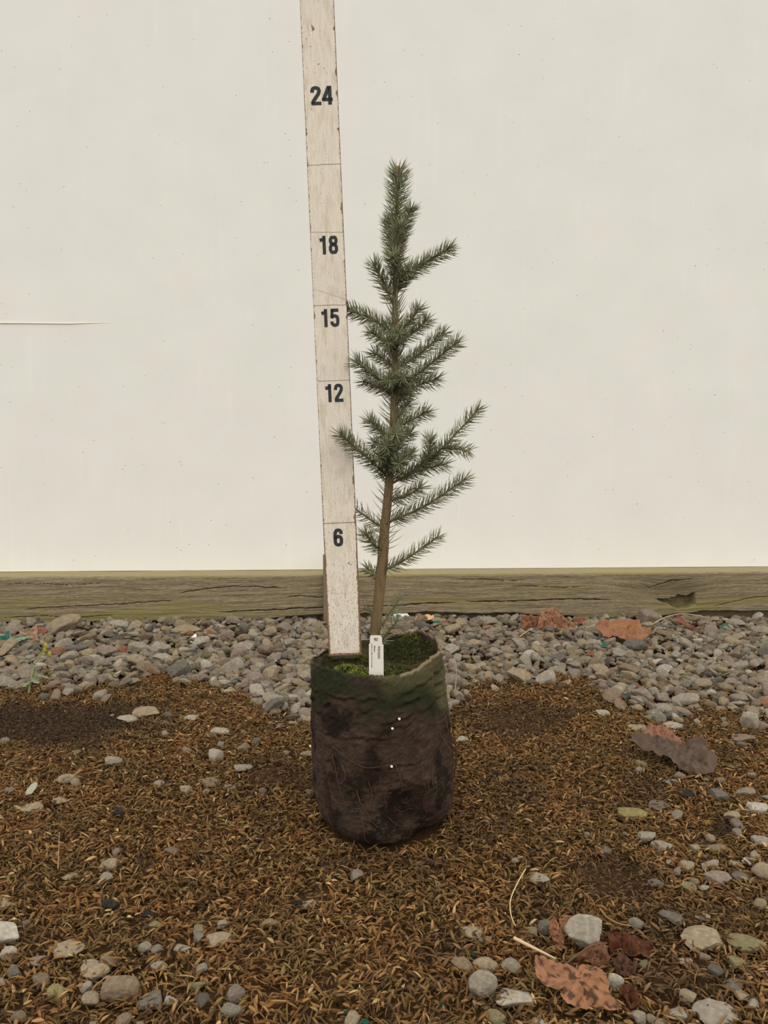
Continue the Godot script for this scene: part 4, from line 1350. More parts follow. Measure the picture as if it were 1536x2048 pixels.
func build_spruce() -> void:
	var zt := 0.802
	var trunk_px := [[746, 1335, 11.0], [750, 1268, 10.6], [757, 1200, 11.0], [766, 1110, 10.4], [771, 1040, 9.6], [778, 970, 8.8], [783, 900, 8.2], [788, 830, 7.6], [790, 760, 7.0], [790, 680, 6.3], [790, 600, 5.6], [791, 520, 4.8], [793, 430, 3.2], [795, 346, 1.8]]
	var foot := at_depth(746, 1335, zt)
	foot.y = soil_h(foot.x, foot.z)
	var root := base_node("spruce_sapling", "young spruce sapling with grey green needles growing in the grow bag", "sapling", foot)
	var tp: Array = []
	var tr: Array = []
	for q in trunk_px:
		var p := at_depth(q[0], q[1], zt)
		tp.append(p - foot)
		tr.append(q[2] * px_size(p))
	tp[0].y = min(tp[0].y, -0.004)
	var path := smooth_path(tp, 8)
	var radii: Array = []
	for k in path.size():
		var f := float(k) / 8.0
		var a: int = min(int(f), tr.size() - 1)
		var b: int = min(a + 1, tr.size() - 1)
		radii.append(lerp(float(tr[a]), float(tr[b]), f - a))
	var s := Shape.new()
	var rings: Array = []
	for k in path.size():
		var ring: Array = []
		for j in 18:
			var t := TAU * j / 18
			var bump: float = 1.0 + noise_b.get_noise_3d(cos(t) * 60.0, path[k].y * 900.0, sin(t) * 60.0) * 0.16
			var tone := noise_b.get_noise_3d(cos(t) * 120.0, path[k].y * 1500.0, sin(t) * 120.0) * 0.5 + 0.5
			var col := lin(88, 72, 50).lerp(lin(136, 114, 84), tone)
			ring.append(s.add(path[k] + Vector3(cos(t), 0, sin(t)) * radii[k] * bump, col))
		rings.append(ring)
	for k in path.size() - 1:
		for j in 18:
			var j2 := (j + 1) % 18
			s.quad(rings[k][j], rings[k + 1][j], rings[k + 1][j2], rings[k][j2])
	var tip := s.add(path[path.size() - 1] + Vector3(0, 0.003, 0), lin(120, 92, 60))
	for j in 18:
		s.tri(rings[path.size() - 1][j], tip, rings[path.size() - 1][(j + 1) % 18])
	var bark := mat(Color.WHITE, 0.9, true)
	bark.normal_enabled = true
	bark.normal_texture = bump_noise(0.05, 5.0, 61)
	bark.uv1_triplanar = true
	bark.uv1_scale = Vector3(60, 26, 60)
	var trunk := put(s.build(), "trunk", bark, root)
	var nm := mat(Color.WHITE, 0.6, true)
	nm.backlight_enabled = true
	nm.backlight = Color(0.1, 0.105, 0.07)
	# needles on the trunk itself: dense on this year's leader, sparse and long below
	var tn := Shape.new()
	var leader: Array = []
	for q in [[791, 535], [792, 480], [793, 430], [795, 380], [796, 344]]:
		leader.append(at_depth(q[0], q[1], zt) - foot)
	dress(tn, smooth_path(leader, 6), 5000.0, 0.0162, 1.32)
	for q in [[[790, 640], [791, 545], 1200.0, 0.02, 0.85], [[790, 800], [790, 640], 2600.0, 0.018, 1.05], [[784, 890], [790, 800], 2400.0, 0.019, 1.15], [[778, 970], [784, 890], 3600.0, 0.019, 1.15], [[767, 1100], [778, 970], 800.0, 0.021, 1.3]]:
		var a := at_depth(q[0][0], q[0][1], zt) - foot
		var b := at_depth(q[1][0], q[1][1], zt) - foot
		dress(tn, smooth_path([a, b], 4), q[2], q[3], q[4])
	var tnm := put(tn.build(), "needles", nm, trunk)
	tnm.set_meta("kind", "stuff")
	# branches: pixel points from the trunk outwards, depth swing towards the camera (+) in metres, needle density, needle length
	var br := [
		[[[792, 505], [806, 462], [822, 418]], 0.010, 4200.0, 0.0125],
		[[[791, 520], [780, 480], [777, 440]], -0.012, 3800.0, 0.0125],
		[[[791, 530], [795, 490], [800, 450]], 0.016, 3600.0, 0.0120],
		[[[790, 590], [812, 552], [850, 526], [900, 496]], 0.014, 3900.0, 0.0130],
		[[[790, 575], [803, 555], [818, 540]], 0.024, 3200.0, 0.0130],
		[[[789, 612], [768, 570], [748, 528]], 0.008, 3700.0, 0.0130],
		[[[788, 665], [742, 638], [684, 612]], -0.012, 4000.0, 0.0130],
		[[[788, 690], [762, 676], [742, 664]], 0.018, 3500.0, 0.0125],
		[[[790, 668], [818, 645], [838, 616]], 0.010, 3400.0, 0.0120],
		[[[790, 690], [826, 665], [854, 640]], 0.016, 3200.0, 0.0120],
		[[[790, 740], [838, 708], [888, 666]], -0.010, 3500.0, 0.0130],
		[[[791, 782], [846, 740], [914, 684]], 0.016, 3400.0, 0.0130],
		[[[789, 735], [766, 718], [748, 706]], -0.014, 3200.0, 0.0125],
		[[[788, 785], [752, 755], [712, 722]], 0.012, 3900.0, 0.0130],
		[[[788, 792], [758, 775], [728, 762]], -0.010, 3000.0, 0.0125],
		[[[791, 795], [832, 772], [874, 758]], -0.014, 2900.0, 0.0130],
		[[[791, 805], [810, 792], [822, 786]], 0.018, 3200.0, 0.0120],
		[[[789, 858], [822, 840], [854, 824]], 0.010, 3300.0, 0.0125],
		[[[790, 845], [806, 822], [816, 806]], -0.012, 2800.0, 0.0125],
		[[[787, 888], [760, 862], [738, 840]], 0.010, 3500.0, 0.0125],
		[[[786, 905], [764, 892], [748, 886]], -0.016, 3200.0, 0.0130],
		[[[786, 910], [806, 880], [820, 866]], -0.016, 3200.0, 0.0130],
		[[[784, 930], [806, 915], [822, 908]], 0.024, 3600.0, 0.0130],
		[[[783, 935], [768, 920], [758, 914]], 0.026, 3600.0, 0.0130],
		[[[781, 955], [738, 918], [682, 870]], 0.034, 3300.0, 0.0135],
		[[[782, 968], [846, 930], [886, 895], [957, 818]], 0.016, 2700.0, 0.0130],
		[[[842, 932], [858, 905], [860, 876]], 0.022, 3400.0, 0.0120],
		[[[884, 897], [910, 897], [938, 902]], 0.022, 2600.0, 0.0115],
		[[[800, 960], [840, 940], [890, 928]], -0.012, 2400.0, 0.0140],
		[[[777, 1002], [812, 992], [842, 974]], 0.014, 2800.0, 0.0130],
		[[[774, 1045], [850, 1012], [930, 958]], 0.012, 2500.0, 0.0140],
		[[[771, 1060], [742, 1040], [706, 1014]], -0.012, 1500.0, 0.0130],
		[[[768, 1108], [746, 1088], [730, 1066]], 0.010, 3600.0, 0.0125],
		[[[765, 1142], [815, 1116], [878, 1072]], 0.010, 2100.0, 0.0125],
		[[[762, 1160], [746, 1146], [733, 1136]], -0.010, 2600.0, 0.0110],
		[[[790, 690], [796, 676], [800, 668]], 0.034, 4200.0, 0.0125],
		[[[789, 700], [780, 690], [774, 684]], 0.032, 4200.0, 0.0125],
		[[[790, 775], [782, 764], [778, 758]], 0.034, 4200.0, 0.0125],
		[[[790, 775], [800, 762], [808, 752]], 0.030, 4200.0, 0.0125],
		[[[786, 890], [790, 876], [792, 868]], 0.036, 4400.0, 0.0125],
		[[[784, 925], [778, 902], [772, 892]], 0.034, 4400.0, 0.0130],
		[[[783, 945], [794, 932], [800, 926]], 0.036, 4400.0, 0.0130],
		[[[791, 560], [788, 530], [786, 512]], 0.026, 4200.0, 0.0125],
		[[[757, 1262], [780, 1228], [803, 1190]], -0.016, 1500.0, 0.0110],
		[[[756, 1290], [778, 1262], [796, 1240]], 0.016, 1600.0, 0.0120],
		[[[748, 1232], [738, 1222], [728, 1216]], -0.010, 1100.0, 0.0100]]
	var wood := mat(Color8(112, 92, 66), 0.9)
	for q in br:
		var pts: Array = []
		var n: int = q[0].size()
		var lead := 0.0
		if q[0][0][0] > 800 or q[0][0][0] < 700:
			lead = 0.008
		for k in n:
			var t := float(k) / (n - 1)
			pts.append(at_depth(q[0][k][0], q[0][k][1], zt - lead - (q[1] - lead) * t) - foot)
		var pth := smooth_path(pts, 6)
		var rr: Array = []
		for k in pth.size():
			rr.append(lerp(0.0014, 0.0007, float(k) / pth.size()))
		var bs := Shape.new()
		tube(bs, pth, rr, 6, Color.WHITE)
		var bo := put(bs.build(), "branch", wood, root)
		var ns := Shape.new()
		dress(ns, pth, q[2], q[3], 1.16, 0.08)
		var no := put(ns.build(), "needles", nm, bo)
		no.set_meta("kind", "stuff")
	# a bud at the tip of the leader
	var bud := put(stone_meshes[4], "bud", mat(Color8(132, 104, 70), 0.8), root)
	bud.transform = Transform3D(Basis().scaled(Vector3(0.005, 0.009, 0.005)), at_depth(796, 340, zt) - foot)

# ---------------------------------------------------------------- plant tag
func build_tag() -> void:
	var z := 0.742
	var o := at_depth(752.5, 1353, z)
	var root := base_node("plant_tag", "small white plastic plant tag with rotated lettering stuck in front of the trunk", "plant tag", o)
	var k := px_size(o)
	var out := [[-14.5, 8], [-14.5, -66], [-12.5, -67], [-12.5, -80], [-10.5, -83.5], [9, -83.5], [11.5, -79], [12, -66], [14.5, -65], [15, 8]]
	var s := Shape.new()
	var th := 0.0007
	var n := out.size()
	var pts := PackedVector2Array()
	for q in out:
		pts.append(Vector2(q[0] * k, -q[1] * k))
	pts[0].y -= 0.012
	pts[n - 1].y -= 0.012
	var tris := Geometry2D.triangulate_polygon(pts)
	for p in pts:
		s.add(Vector3(p.x, p.y, th / 2))
	for p in pts:
		s.add(Vector3(p.x, p.y, -th / 2))
	for t in range(0, tris.size(), 3):
		var a := pts[tris[t]]
		var b := pts[tris[t + 1]]
		var d := pts[tris[t + 2]]
		if (b - a).cross(d - a) < 0:
			s.tri(tris[t], tris[t + 1], tris[t + 2])
			s.tri(tris[t] + n, tris[t + 2] + n, tris[t + 1] + n)
		else:
			s.tri(tris[t], tris[t + 2], tris[t + 1])
			s.tri(tris[t] + n, tris[t + 1] + n, tris[t + 2] + n)
	for q in n:
		var a := s.add(Vector3(pts[q].x, pts[q].y, th / 2))
		var b := s.add(Vector3(pts[(q + 1) % n].x, pts[(q + 1) % n].y, th / 2))
		var d := s.add(Vector3(pts[(q + 1) % n].x, pts[(q + 1) % n].y, -th / 2))
		var e := s.add(Vector3(pts[q].x, pts[q].y, -th / 2))
		s.quad(a, b, d, e)
	put(s.build(), "plate", mat(Color8(224, 219, 208), 0.4), root)
	var font := SystemFont.new()
	font.font_names = PackedStringArray(["Droid Sans"])
	font.font_weight = 700
	var plain := SystemFont.new()
	plain.font_names = PackedStringArray(["Droid Sans"])
	var ink := mat(Color8(58, 54, 54), 0.7)
	# text, centre in tag pixels, length and height in pixels, turn
	for q in [["26", -0.5, -75.5, 8.0, 6.0, PI, 0], ["PICEA GLAUCA", 5.5, -49, 25.0, 4.6, -PI / 2, 0], ["Alberta", -3.2, -57, 12.5, 3.2, -PI / 2, 0], ["Grown by: WRC Farms, OH wall", -9.0, -43, 48.0, 3.4, -PI / 2, 1]]:
		var tm := TextMesh.new()
		tm.text = q[0]
		tm.font = font if q[6] == 0 else plain
		tm.font_size = 48
		tm.pixel_size = 0.001
		tm.depth = 0.01
		var box := tm.get_aabb()
		var t := put(tm, "lettering", ink, root)
		var sx: float = q[3] * k / box.size.x
		var sy: float = q[4] * k / box.size.y
		var b := Basis(Vector3.BACK, q[5]).scaled_local(Vector3(sx, sy, 0.02))
		t.transform = Transform3D(b, Vector3(q[1] * k, -q[2] * k, th / 2 + 0.00005) - b * box.get_center())

# ---------------------------------------------------------------- leaves
func leaf(called: String, outline: Array, base_px: Array, tilt: float, lift: float, crumple0: float, cols: Array, spots: float, label: String, category := "leaf", roll := 0.0, thick := 0.0006, ribs := true) -> Node3D:
	# the outline is traced in pixels and laid on a plane through the ground below base_px, rising away by tilt
	var g := at_height(base_px[0], base_px[1], 0.003)
	g.y = ground_h(g.x, g.z) + lift
	var nrm := Vector3.UP.rotated(Vector3.RIGHT, tilt).rotated(Vector3.BACK, roll)
	var pts: Array = []
	var cen := Vector3.ZERO
	for q in outline:
		var p := on_plane(q[0], q[1], g, nrm)
		pts.append(p)
		cen += p
	cen /= pts.size()
	# outline resampled evenly, with a slightly ragged edge
	var ring: Array = []
	var per := 7
	for k in pts.size():
		for j in per:
			var a: Vector3 = pts[k]
			var b: Vector3 = pts[(k + 1) % pts.size()]
			var t := float(j) / per
			var p := a.cubic_interpolate(b, pts[(k - 1 + pts.size()) % pts.size()], pts[(k + 2) % pts.size()], t).lerp(a.lerp(b, t), 0.5)
			ring.append(p)
	var size := 0.0
	for p in ring:
		size = max(size, (p - cen).length())
	var nr := 16
	var m := ring.size()
	var root := base_node(called, label, category, cen)
	var axis_u: Vector3 = (ring[0] - cen).normalized()
	var axis_v: Vector3 = nrm.cross(axis_u).normalized()
	var ns := FastNoiseLite.new()
	ns.seed = int(base_px[0] + base_px[1])
	ns.frequency = 1.0
	var top: Array = []
	var off := Vector3(base_px[0], base_px[1], 7.0) * 0.01
	var grid: Array = []
	var crumple := crumple0
	for j in nr + 1:
		for k in m:
			var t := float(j) / nr
			var q: Vector3 = (ring[k] - cen) * t * (1.0 + (ns.get_noise_1d(k * 0.9) * 0.06 if j == nr else 0.0))
			var uq := Vector2(q.dot(axis_u), q.dot(axis_v)) / size
			crumple = crumple0 * 1.5
			var h := ns.get_noise_2d(uq.x * 1.3 + off.x, uq.y * 1.3 + off.y) * crumple * 1.5
			h += (0.5 - abs(ns.get_noise_2d(uq.x * 2.1 + 9.0, uq.y * 2.1 + off.x))) * crumple * 0.9
			h += ns.get_noise_2d(uq.x * 6.0, uq.y * 6.0) * crumple * 0.22
			var vein := 0.0
			if ribs:
				for a in 4:
					var dir := Vector2(cos(a * 1.1 + 0.3), sin(a * 1.1 + 0.3))
					var dd := absf(uq.cross(dir))
					vein = max(vein, 1.0 - smoothstep(0.0, 0.05, dd))
				h += vein * size * 0.012
			var p := q + nrm * h
			var floor_y := ground_h(p.x + cen.x, p.z + cen.z) + 0.001
			if p.y + cen.y < floor_y:
				p.y = floor_y - cen.y
			var tone := ns.get_noise_2d(uq.x * 3.0 + 50.0, uq.y * 3.0) * 0.5 + 0.5
			var col: Color = (cols[0] as Color).lerp(cols[1], tone)
			if ribs:
				col = col.lerp(cols[1] * 1.15, vein * 0.35)
			var sp := ns.get_noise_2d(uq.x * 4.2 + 13.0, uq.y * 4.2 + 5.0)
			if spots > 0.0 and sp > 0.42 - spots:
				col = col.lerp(lin(58, 40, 30), smoothstep(0.0, 0.12, sp - 0.42 + spots) * 0.85)
			col.a = 1.0
			grid.append([p, col])
	var s := Shape.new()
	for q in grid:
		s.add(q[0] + nrm * thick * 0.5, q[1])
	var n1 := s.v.size()
	for q in grid:
		s.add(q[0] - nrm * thick * 0.5, q[1])
	# winding: pick it so that the upper side faces along nrm
	var flip: bool = (ring[1] - cen).cross(ring[0] - cen).dot(nrm) < 0.0
	for j in nr:
		for k in m:
			var k2 := (k + 1) % m
			var a := j * m + k
			var b := j * m + k2
			var c := (j + 1) * m + k2
			var d := (j + 1) * m + k
			if flip:
				s.quad(a, b, c, d)
				s.quad(n1 + a, n1 + d, n1 + c, n1 + b)
			else:
				s.quad(a, d, c, b)
				s.quad(n1 + a, n1 + b, n1 + c, n1 + d)
	for k in m:
		var k2 := (k + 1) % m
		var a := nr * m + k
		var b := nr * m + k2
		if flip:
			s.quad(a, b, n1 + b, n1 + a)
		else:
			s.quad(b, a, n1 + a, n1 + b)
	var mm := mat(Color.WHITE, 0.65, true)
	put(s.build(), "blade", mm, root)
	return root

func crop(list: Array, ox: float, oy: float, k: float) -> Array:
	var o: Array = []
	for q in list:
		o.append([ox + q[0] * k, oy + q[1] * k])
	return o

func build_leaves() -> void:
	var orange := [lin(112, 76, 54), lin(144, 100, 72)]
	var red := [lin(64, 38, 27), lin(100, 57, 38)]
	var tan := [lin(122, 84, 58), lin(148, 106, 76)]
	var f := 0.2344
	leaf("dead_leaf", crop([[295, 590], [370, 585], [500, 610], [570, 645], [680, 650], [790, 655], [900, 705], [935, 800], [930, 900], [1050, 1005], [950, 1065], [840, 1015], [720, 1020], [570, 995], [510, 900], [530, 850], [400, 830], [310, 760]], 1000, 1780, f), [1160, 2016], 0.42, 0.002, 0.0035, tan, 0.30, "large crumpled tan dead leaf with dark spots, pinned by a narrow pale stone")
	leaf("dead_leaf", crop([[430, 260], [470, 225], [500, 290], [525, 360], [545, 440], [530, 505], [490, 510], [455, 440], [415, 340]], 1000, 1780, f), [1118, 1900], 0.95, 0.0, 0.0025, orange, 0.12, "narrow curled orange dead leaf standing left of the big pale faceted stone")
	leaf("dead_leaf", crop([[500, 260], [560, 235], [650, 225], [740, 215], [700, 300], [600, 400], [540, 400], [515, 330]], 1000, 1780, f), [1140, 1868], 0.5, 0.001, 0.003, orange, 0.18, "brown dead leaf behind the big pale faceted stone")
	leaf("dead_leaf", crop([[880, 370], [960, 350], [1030, 400], [1160, 380], [1290, 480], [1310, 550], [1150, 570], [1020, 520], [960, 570], [925, 480]], 1000, 1780, f), [1240, 1914], 0.4, 0.001, 0.005, red, 0.22, "dark reddish brown crumpled leaf right of the big pale faceted stone")
	leaf("dead_leaf", crop([[770, 470], [820, 455], [890, 455], [935, 600], [900, 660], [810, 665], [740, 600], [640, 610], [680, 550]], 1000, 1780, f), [1195, 1936], 0.6, 0.001, 0.003, [lin(88, 60, 44), lin(122, 84, 60)], 0.24, "folded brown dead leaf with a raised midrib just below the big pale faceted stone")
	leaf("dead_leaf", crop([[950, 610], [1060, 550], [1150, 620], [1155, 720], [1050, 770], [980, 690]], 1000, 1780, f), [1248, 1958], 0.35, 0.001, 0.004, [lin(72, 50, 38), lin(98, 68, 52)], 0.2, "dull brown wrinkled leaf scrap above the narrow pale stone")
	leaf("dead_leaf", crop([[1040, 820], [1120, 790], [1160, 900], [1190, 1010], [1100, 1010], [1040, 930]], 1000, 1780, f), [1262, 2016], 0.3, 0.001, 0.004, red, 0.2, "dark reddish leaf scrap right of the narrow pale stone")
	# grey and pink leaf on the husks
	f = 0.2604
	leaf("dead_leaf", crop([[470, 350], [520, 290], [590, 270], [720, 330], [860, 370], [950, 340], [1050, 350], [1130, 460], [1130, 560], [1080, 600], [1000, 600], [900, 540], [800, 490], [700, 440], [580, 390]], 1136, 1400, f), [1370, 1552], 0.26, 0.003, 0.008, [lin(66, 54, 44), lin(98, 82, 68)], 0.08, "large grey brown dead leaf lying flat on husks under a pink scrap")
	leaf("dead_leaf", crop([[580, 230], [640, 195], [700, 220], [780, 240], [850, 290], [870, 370], [720, 350], [600, 335]], 1136, 1400, f), [1325, 1494], 0.35, 0.004, 0.004, [lin(114, 78, 62), lin(142, 100, 80)], 0.06, "pinkish leaf scrap folded over the large grey brown leaf")
	# leaves in the gravel
	f = 0.2839
	leaf("dead_leaf", crop([[315, 465], [390, 430], [520, 415], [625, 425], [645, 480], [715, 480], [690, 540], [620, 590], [540, 565], [480, 545], [410, 558], [360, 510]], 1100, 1120, f), [1270, 1290], 0.55, 0.012, 0.007, tan, 0.0, "broad tan dead leaf lying on gravel beside the round mauve stone")
	f = 0.2083
	leaf("dead_leaf", crop([[930, 375], [945, 270], [980, 190], [1080, 172], [1180, 220], [1210, 270], [1290, 350], [1260, 402], [1100, 392], [960, 388]], 880, 1180, f), [1110, 1264], 0.85, 0.008, 0.008, [lin(120, 84, 61), lin(150, 108, 80)], 0.14, "tall curled orange dead leaf with torn holes leaning by the timber")
	leaf("dead_leaf", crop([[770, 330], [790, 255], [880, 245], [945, 260], [930, 340], [900, 375], [810, 382]], 880, 1180, f), [1060, 1260], 0.8, 0.006, 0.006, orange, 0.05, "smaller folded orange leaf left of the tall curled orange leaf")
	leaf("dead_leaf", crop([[1270, 290], [1330, 270], [1390, 262], [1405, 320], [1310, 342]], 880, 1180, f), [1158, 1252], 0.7, 0.008, 0.004, [lin(122, 76, 60), lin(156, 100, 80)], 0.1, "small dark orange leaf scrap right of the tall curled orange leaf")
	f = 0.2188
	leaf("dead_leaf", crop([[695, 225], [720, 235], [790, 290], [860, 335], [890, 365], [820, 355], [760, 320], [700, 270]], 1200, 1180, f), [1375, 1262], 0.8, 0.008, 0.003, [lin(108, 68, 56), lin(134, 86, 70)], 0.0, "thin reddish leaf strip under the arched dry stem")
	f = 0.2083
	leaf("dead_leaf", crop([[190, 395], [270, 405], [330, 355], [356, 340], [357, 430], [372, 497], [300, 470], [290, 430], [200, 445]], 0, 1180, f), [62, 1284], 0.9, 0.006, 0.004, [lin(132, 104, 82), lin(166, 134, 108)], 0.0, "curled dry brown leaf beside the green plastic shred")
	leaf("dead_leaf", [[820, 1236], [838, 1233], [856, 1230], [868, 1231], [866, 1239], [850, 1243], [836, 1241], [826, 1243]], [846, 1244], 0.6, 0.008, 0.003, [lin(190, 150, 104), lin(216, 180, 132)], 0.0, "pale tan torn leaf lying on gravel behind the sapling")
	# small orange scraps among the stones
	for q in [[82, 1262, 13], [98, 1258, 9], [247, 1301, 15], [254, 1318, 12], [297, 1344, 9], [420, 1268, 10], [889, 1248, 9], [1292, 1292, 9], [903, 1367, 10], [1180, 1308, 9]]:
		var w: float = q[2]
		leaf("leaf_scrap", [[q[0] - w, q[1] + w * 0.3], [q[0] - w * 0.5, q[1] - w * 0.5], [q[0] + w * 0.4, q[1] - w * 0.6], [q[0] + w, q[1] - w * 0.1], [q[0] + w * 0.5, q[1] + w * 0.5], [q[0] - w * 0.2, q[1] + w * 0.4]], [q[0], q[1] + w * 0.4], 0.6, 0.014, 0.002, [lin(114, 74, 54), lin(138, 92, 68)], 0.0, "small orange leaf scrap in the gravel " + landmark(at_height(q[0], q[1], 0.01).x, at_height(q[0], q[1], 0.01).z), "leaf scrap").set_meta("group", "orange leaf scraps in the gravel")
	# plastic shreds
	var teal := [lin(40, 88, 76), lin(58, 110, 94)]
	var sage := [lin(104, 132, 104), lin(128, 150, 122)]
	leaf("plastic_shred", crop([[0, 455], [60, 420], [95, 405], [100, 465], [80, 510], [50, 540], [-30, 545], [-40, 480]], 0, 1180, f), [10, 1292], 0.6, 0.012, 0.004, teal, 0.0, "teal plastic shred on the gravel at the foot of the timber", "plastic shred", 0.0, 0.0006, false)
	leaf("plastic_shred", crop([[85, 500], [110, 470], [200, 450], [290, 448], [240, 475], [160, 500]], 0, 1180, f), [40, 1288], 0.5, 0.014, 0.002, sage, 0.0, "pointed sage green plastic strip beside the teal shred", "plastic shred", 0.0, 0.0006, false)
	for q in [[875, 1248, 9, "teal plastic bit on gravel behind the bag rim"], [1204, 1290, 10, "teal plastic bit below the broad tan leaf"], [1450, 1256, 11, "dark green plastic bit on gravel near the arched stem"], [545, 1231, 10, "teal plastic bit close under the timber"], [1127, 1806, 4.5, "tiny green plastic bead in the husks"], [948, 1910, 5, "tiny green plastic fleck by the rounded tan stone"], [882, 2009, 5, "tiny dark green plastic fleck in the husks"], [692, 2026, 6, "small pale green plastic fleck in the husks"], [730, 2044, 9, "bright green plastic fleck in the husks"]]:
		var w: float = q[2]
		leaf("plastic_shred", [[q[0] - w, q[1] + w * 0.3], [q[0] - w * 0.6, q[1] - w * 0.5], [q[0] + w * 0.3, q[1] - w * 0.7], [q[0] + w, q[1]], [q[0] + w * 0.4, q[1] + w * 0.6]], [q[0], q[1] + w * 0.4], 0.6, 0.014 if q[1] < 1400 else 0.005, 0.001, [lin(32, 80, 62), lin(48, 102, 78)], 0.0, q[3], "plastic shred", 0.0, 0.0006, false)
	leaf("plastic_shred", [[377, 1281], [383, 1274], [392, 1267], [393, 1274], [387, 1284], [382, 1285]], [385, 1284], 0.8, 0.014, 0.0006, [lin(214, 208, 194), lin(232, 226, 212)], 0.0, "white plastic chip among the gravel left of the measuring stick", "plastic shred", 0.0, 0.001, false)
	leaf("plastic_shred", [[788, 1227], [812, 1226], [818, 1232], [812, 1238], [790, 1237]], [800, 1238], 0.5, 0.01, 0.0006, [lin(204, 204, 204), lin(222, 222, 222)], 0.0, "white plastic piece lying under the timber behind the sapling", "plastic shred", 0.0, 0.001, false)
	leaf("plastic_shred", [[50, 1590], [56, 1576], [70, 1565], [76, 1568], [70, 1580], [60, 1590]], [60, 1590], 0.3, 0.006, 0.0008, [lin(140, 140, 120), lin(160, 160, 140)], 0.0, "pale grey green plastic strip in the husks beside a rounded cream stone", "plastic shred", 0.0, 0.0008, false)
	# dark bark chips
	for q in [[220, 1809, 17, "black bark chip alone in the husks"], [296, 1829, 14, "black bark chip beside the olive stone"], [237, 1624, 13, "dark flat bark chip in the husks"], [992, 1548, 9, "upright dark bark chip right of the bag"], [595, 1806, 10, "dark bark sliver beside the thin tan stone"], [1376, 1588, 13, "black glossy chip near the dark flat stone"]]:
		var w: float = q[2]
		leaf("bark_chip", [[q[0] - w, q[1] + w * 0.2], [q[0] - w * 0.5, q[1] - w * 0.45], [q[0] + w * 0.3, q[1] - w * 0.55], [q[0] + w, q[1] + w * 0.2], [q[0] + w * 0.4, q[1] + w * 0.5], [q[0] - w * 0.4, q[1] + w * 0.45]], [q[0], q[1] + w * 0.45], 0.4, 0.005, 0.0012, [lin(34, 32, 30), lin(52, 48, 44)], 0.0, q[3], "bark chip", 0.0, 0.0025, false)

# ---------------------------------------------------------------- stems and the weed
func stem(called: String, pxs: Array, r0: float, r1: float, col: Color, label: String, category: String) -> void:
	# each point: px, py, height above the ground
	var pts: Array = []
	for q in pxs:
		pts.append(at_height(q[0], q[1], q[2]))
	var path := smooth_path(pts, 6)
	var o := base_node(called, label, category, pts[0])
	var rr: Array = []
	for k in path.size():
		path[k] -= pts[0]
		rr.append(lerp(r0, r1, float(k) / path.size()))
	var s := Shape.new()
	tube(s, path, rr, 7, Color.WHITE)
	put(s.build(), "stalk", mat(col, 0.75), o)

func blade(a: Vector3, b: Vector3, w: float, droop: float) -> ArrayMesh:
	var s := Shape.new()
	var d := b - a
	var side := d.cross(Vector3.UP).normalized()
	var n := 8
	for k in n + 1:
		var t := float(k) / n
		var ww: float = w * sin(PI * clamp(t * 0.92 + 0.06, 0.0, 1.0)) * (0.8 + 0.35 * sin(t * 17.0))
		var p := a + d * t - Vector3.UP * droop * t * t
		s.add(p - side * ww)
		s.add(p + Vector3.UP * 0.0008 - Vector3.UP * ww * 0.25)
		s.add(p + side * ww)
		s.add(p - Vector3.UP * (0.0006 + ww * 0.25))
	for k in n:
		for j in 4:
			var j2 := (j + 1) % 4
			s.quad(k * 4 + j, k * 4 + j2, (k + 1) * 4 + j2, (k + 1) * 4 + j)
	return s.build()

func build_weed() -> void:
	var foot := at_height(56, 1388, 0.0)
	var root := base_node("weed", "small pale green weed with yellow buds growing from the gravel edge", "weed", foot)
	var z := -foot.z
	var at := func(px: float, py: float, dz := 0.0) -> Vector3:
		return at_depth(px, py, z - dz) - foot
	var s := Shape.new()
	var path := smooth_path([Vector3(0, -0.004, 0), at.call(62, 1362), at.call(69, 1330), at.call(80, 1312), at.call(92, 1292)], 5)
	var rr: Array = []
	for k in path.size():
		rr.append(lerp(0.0016, 0.0009, float(k) / path.size()))
	tube(s, path, rr, 7, Color.WHITE)
	put(s.build(), "stalk", mat(Color8(150, 158, 112), 0.7), root)
	var lm := mat(Color8(126, 136, 100), 0.7)
	lm.backlight_enabled = true
	lm.backlight = Color(0.1, 0.12, 0.06)
	for q in [[69, 1330, 52, 1312, 0.006, 0.003, 0.01], [68, 1334, 50, 1332, 0.006, 0.004, 0.0], [70, 1336, 98, 1326, 0.005, 0.003, 0.01], [66, 1348, 100, 1352, 0.006, 0.004, 0.016], [80, 1312, 74, 1296, 0.004, 0.001, 0.0], [64, 1356, 78, 1364, 0.012, 0.002, 0.02], [62, 1362, 46, 1372, 0.007, 0.002, 0.014], [76, 1318, 96, 1312, 0.004, 0.001, -0.01]]:
		put(blade(at.call(q[0], q[1]), at.call(q[2], q[3], q[6]), q[4] * 0.95, q[5]), "weed_leaf", lm, root)
	var bm := mat(Color8(156, 146, 58), 0.7)
	for q in [[92, 1292, 0.006], [90, 1300, 0.005], [100, 1308, 0.006], [88, 1308, 0.004]]:
		var o := put(stone_meshes[4], "flower_bud", bm, root)
		o.transform = Transform3D(Basis().scaled(Vector3(q[2], q[2] * 1.7, q[2])), at.call(q[0], q[1]))

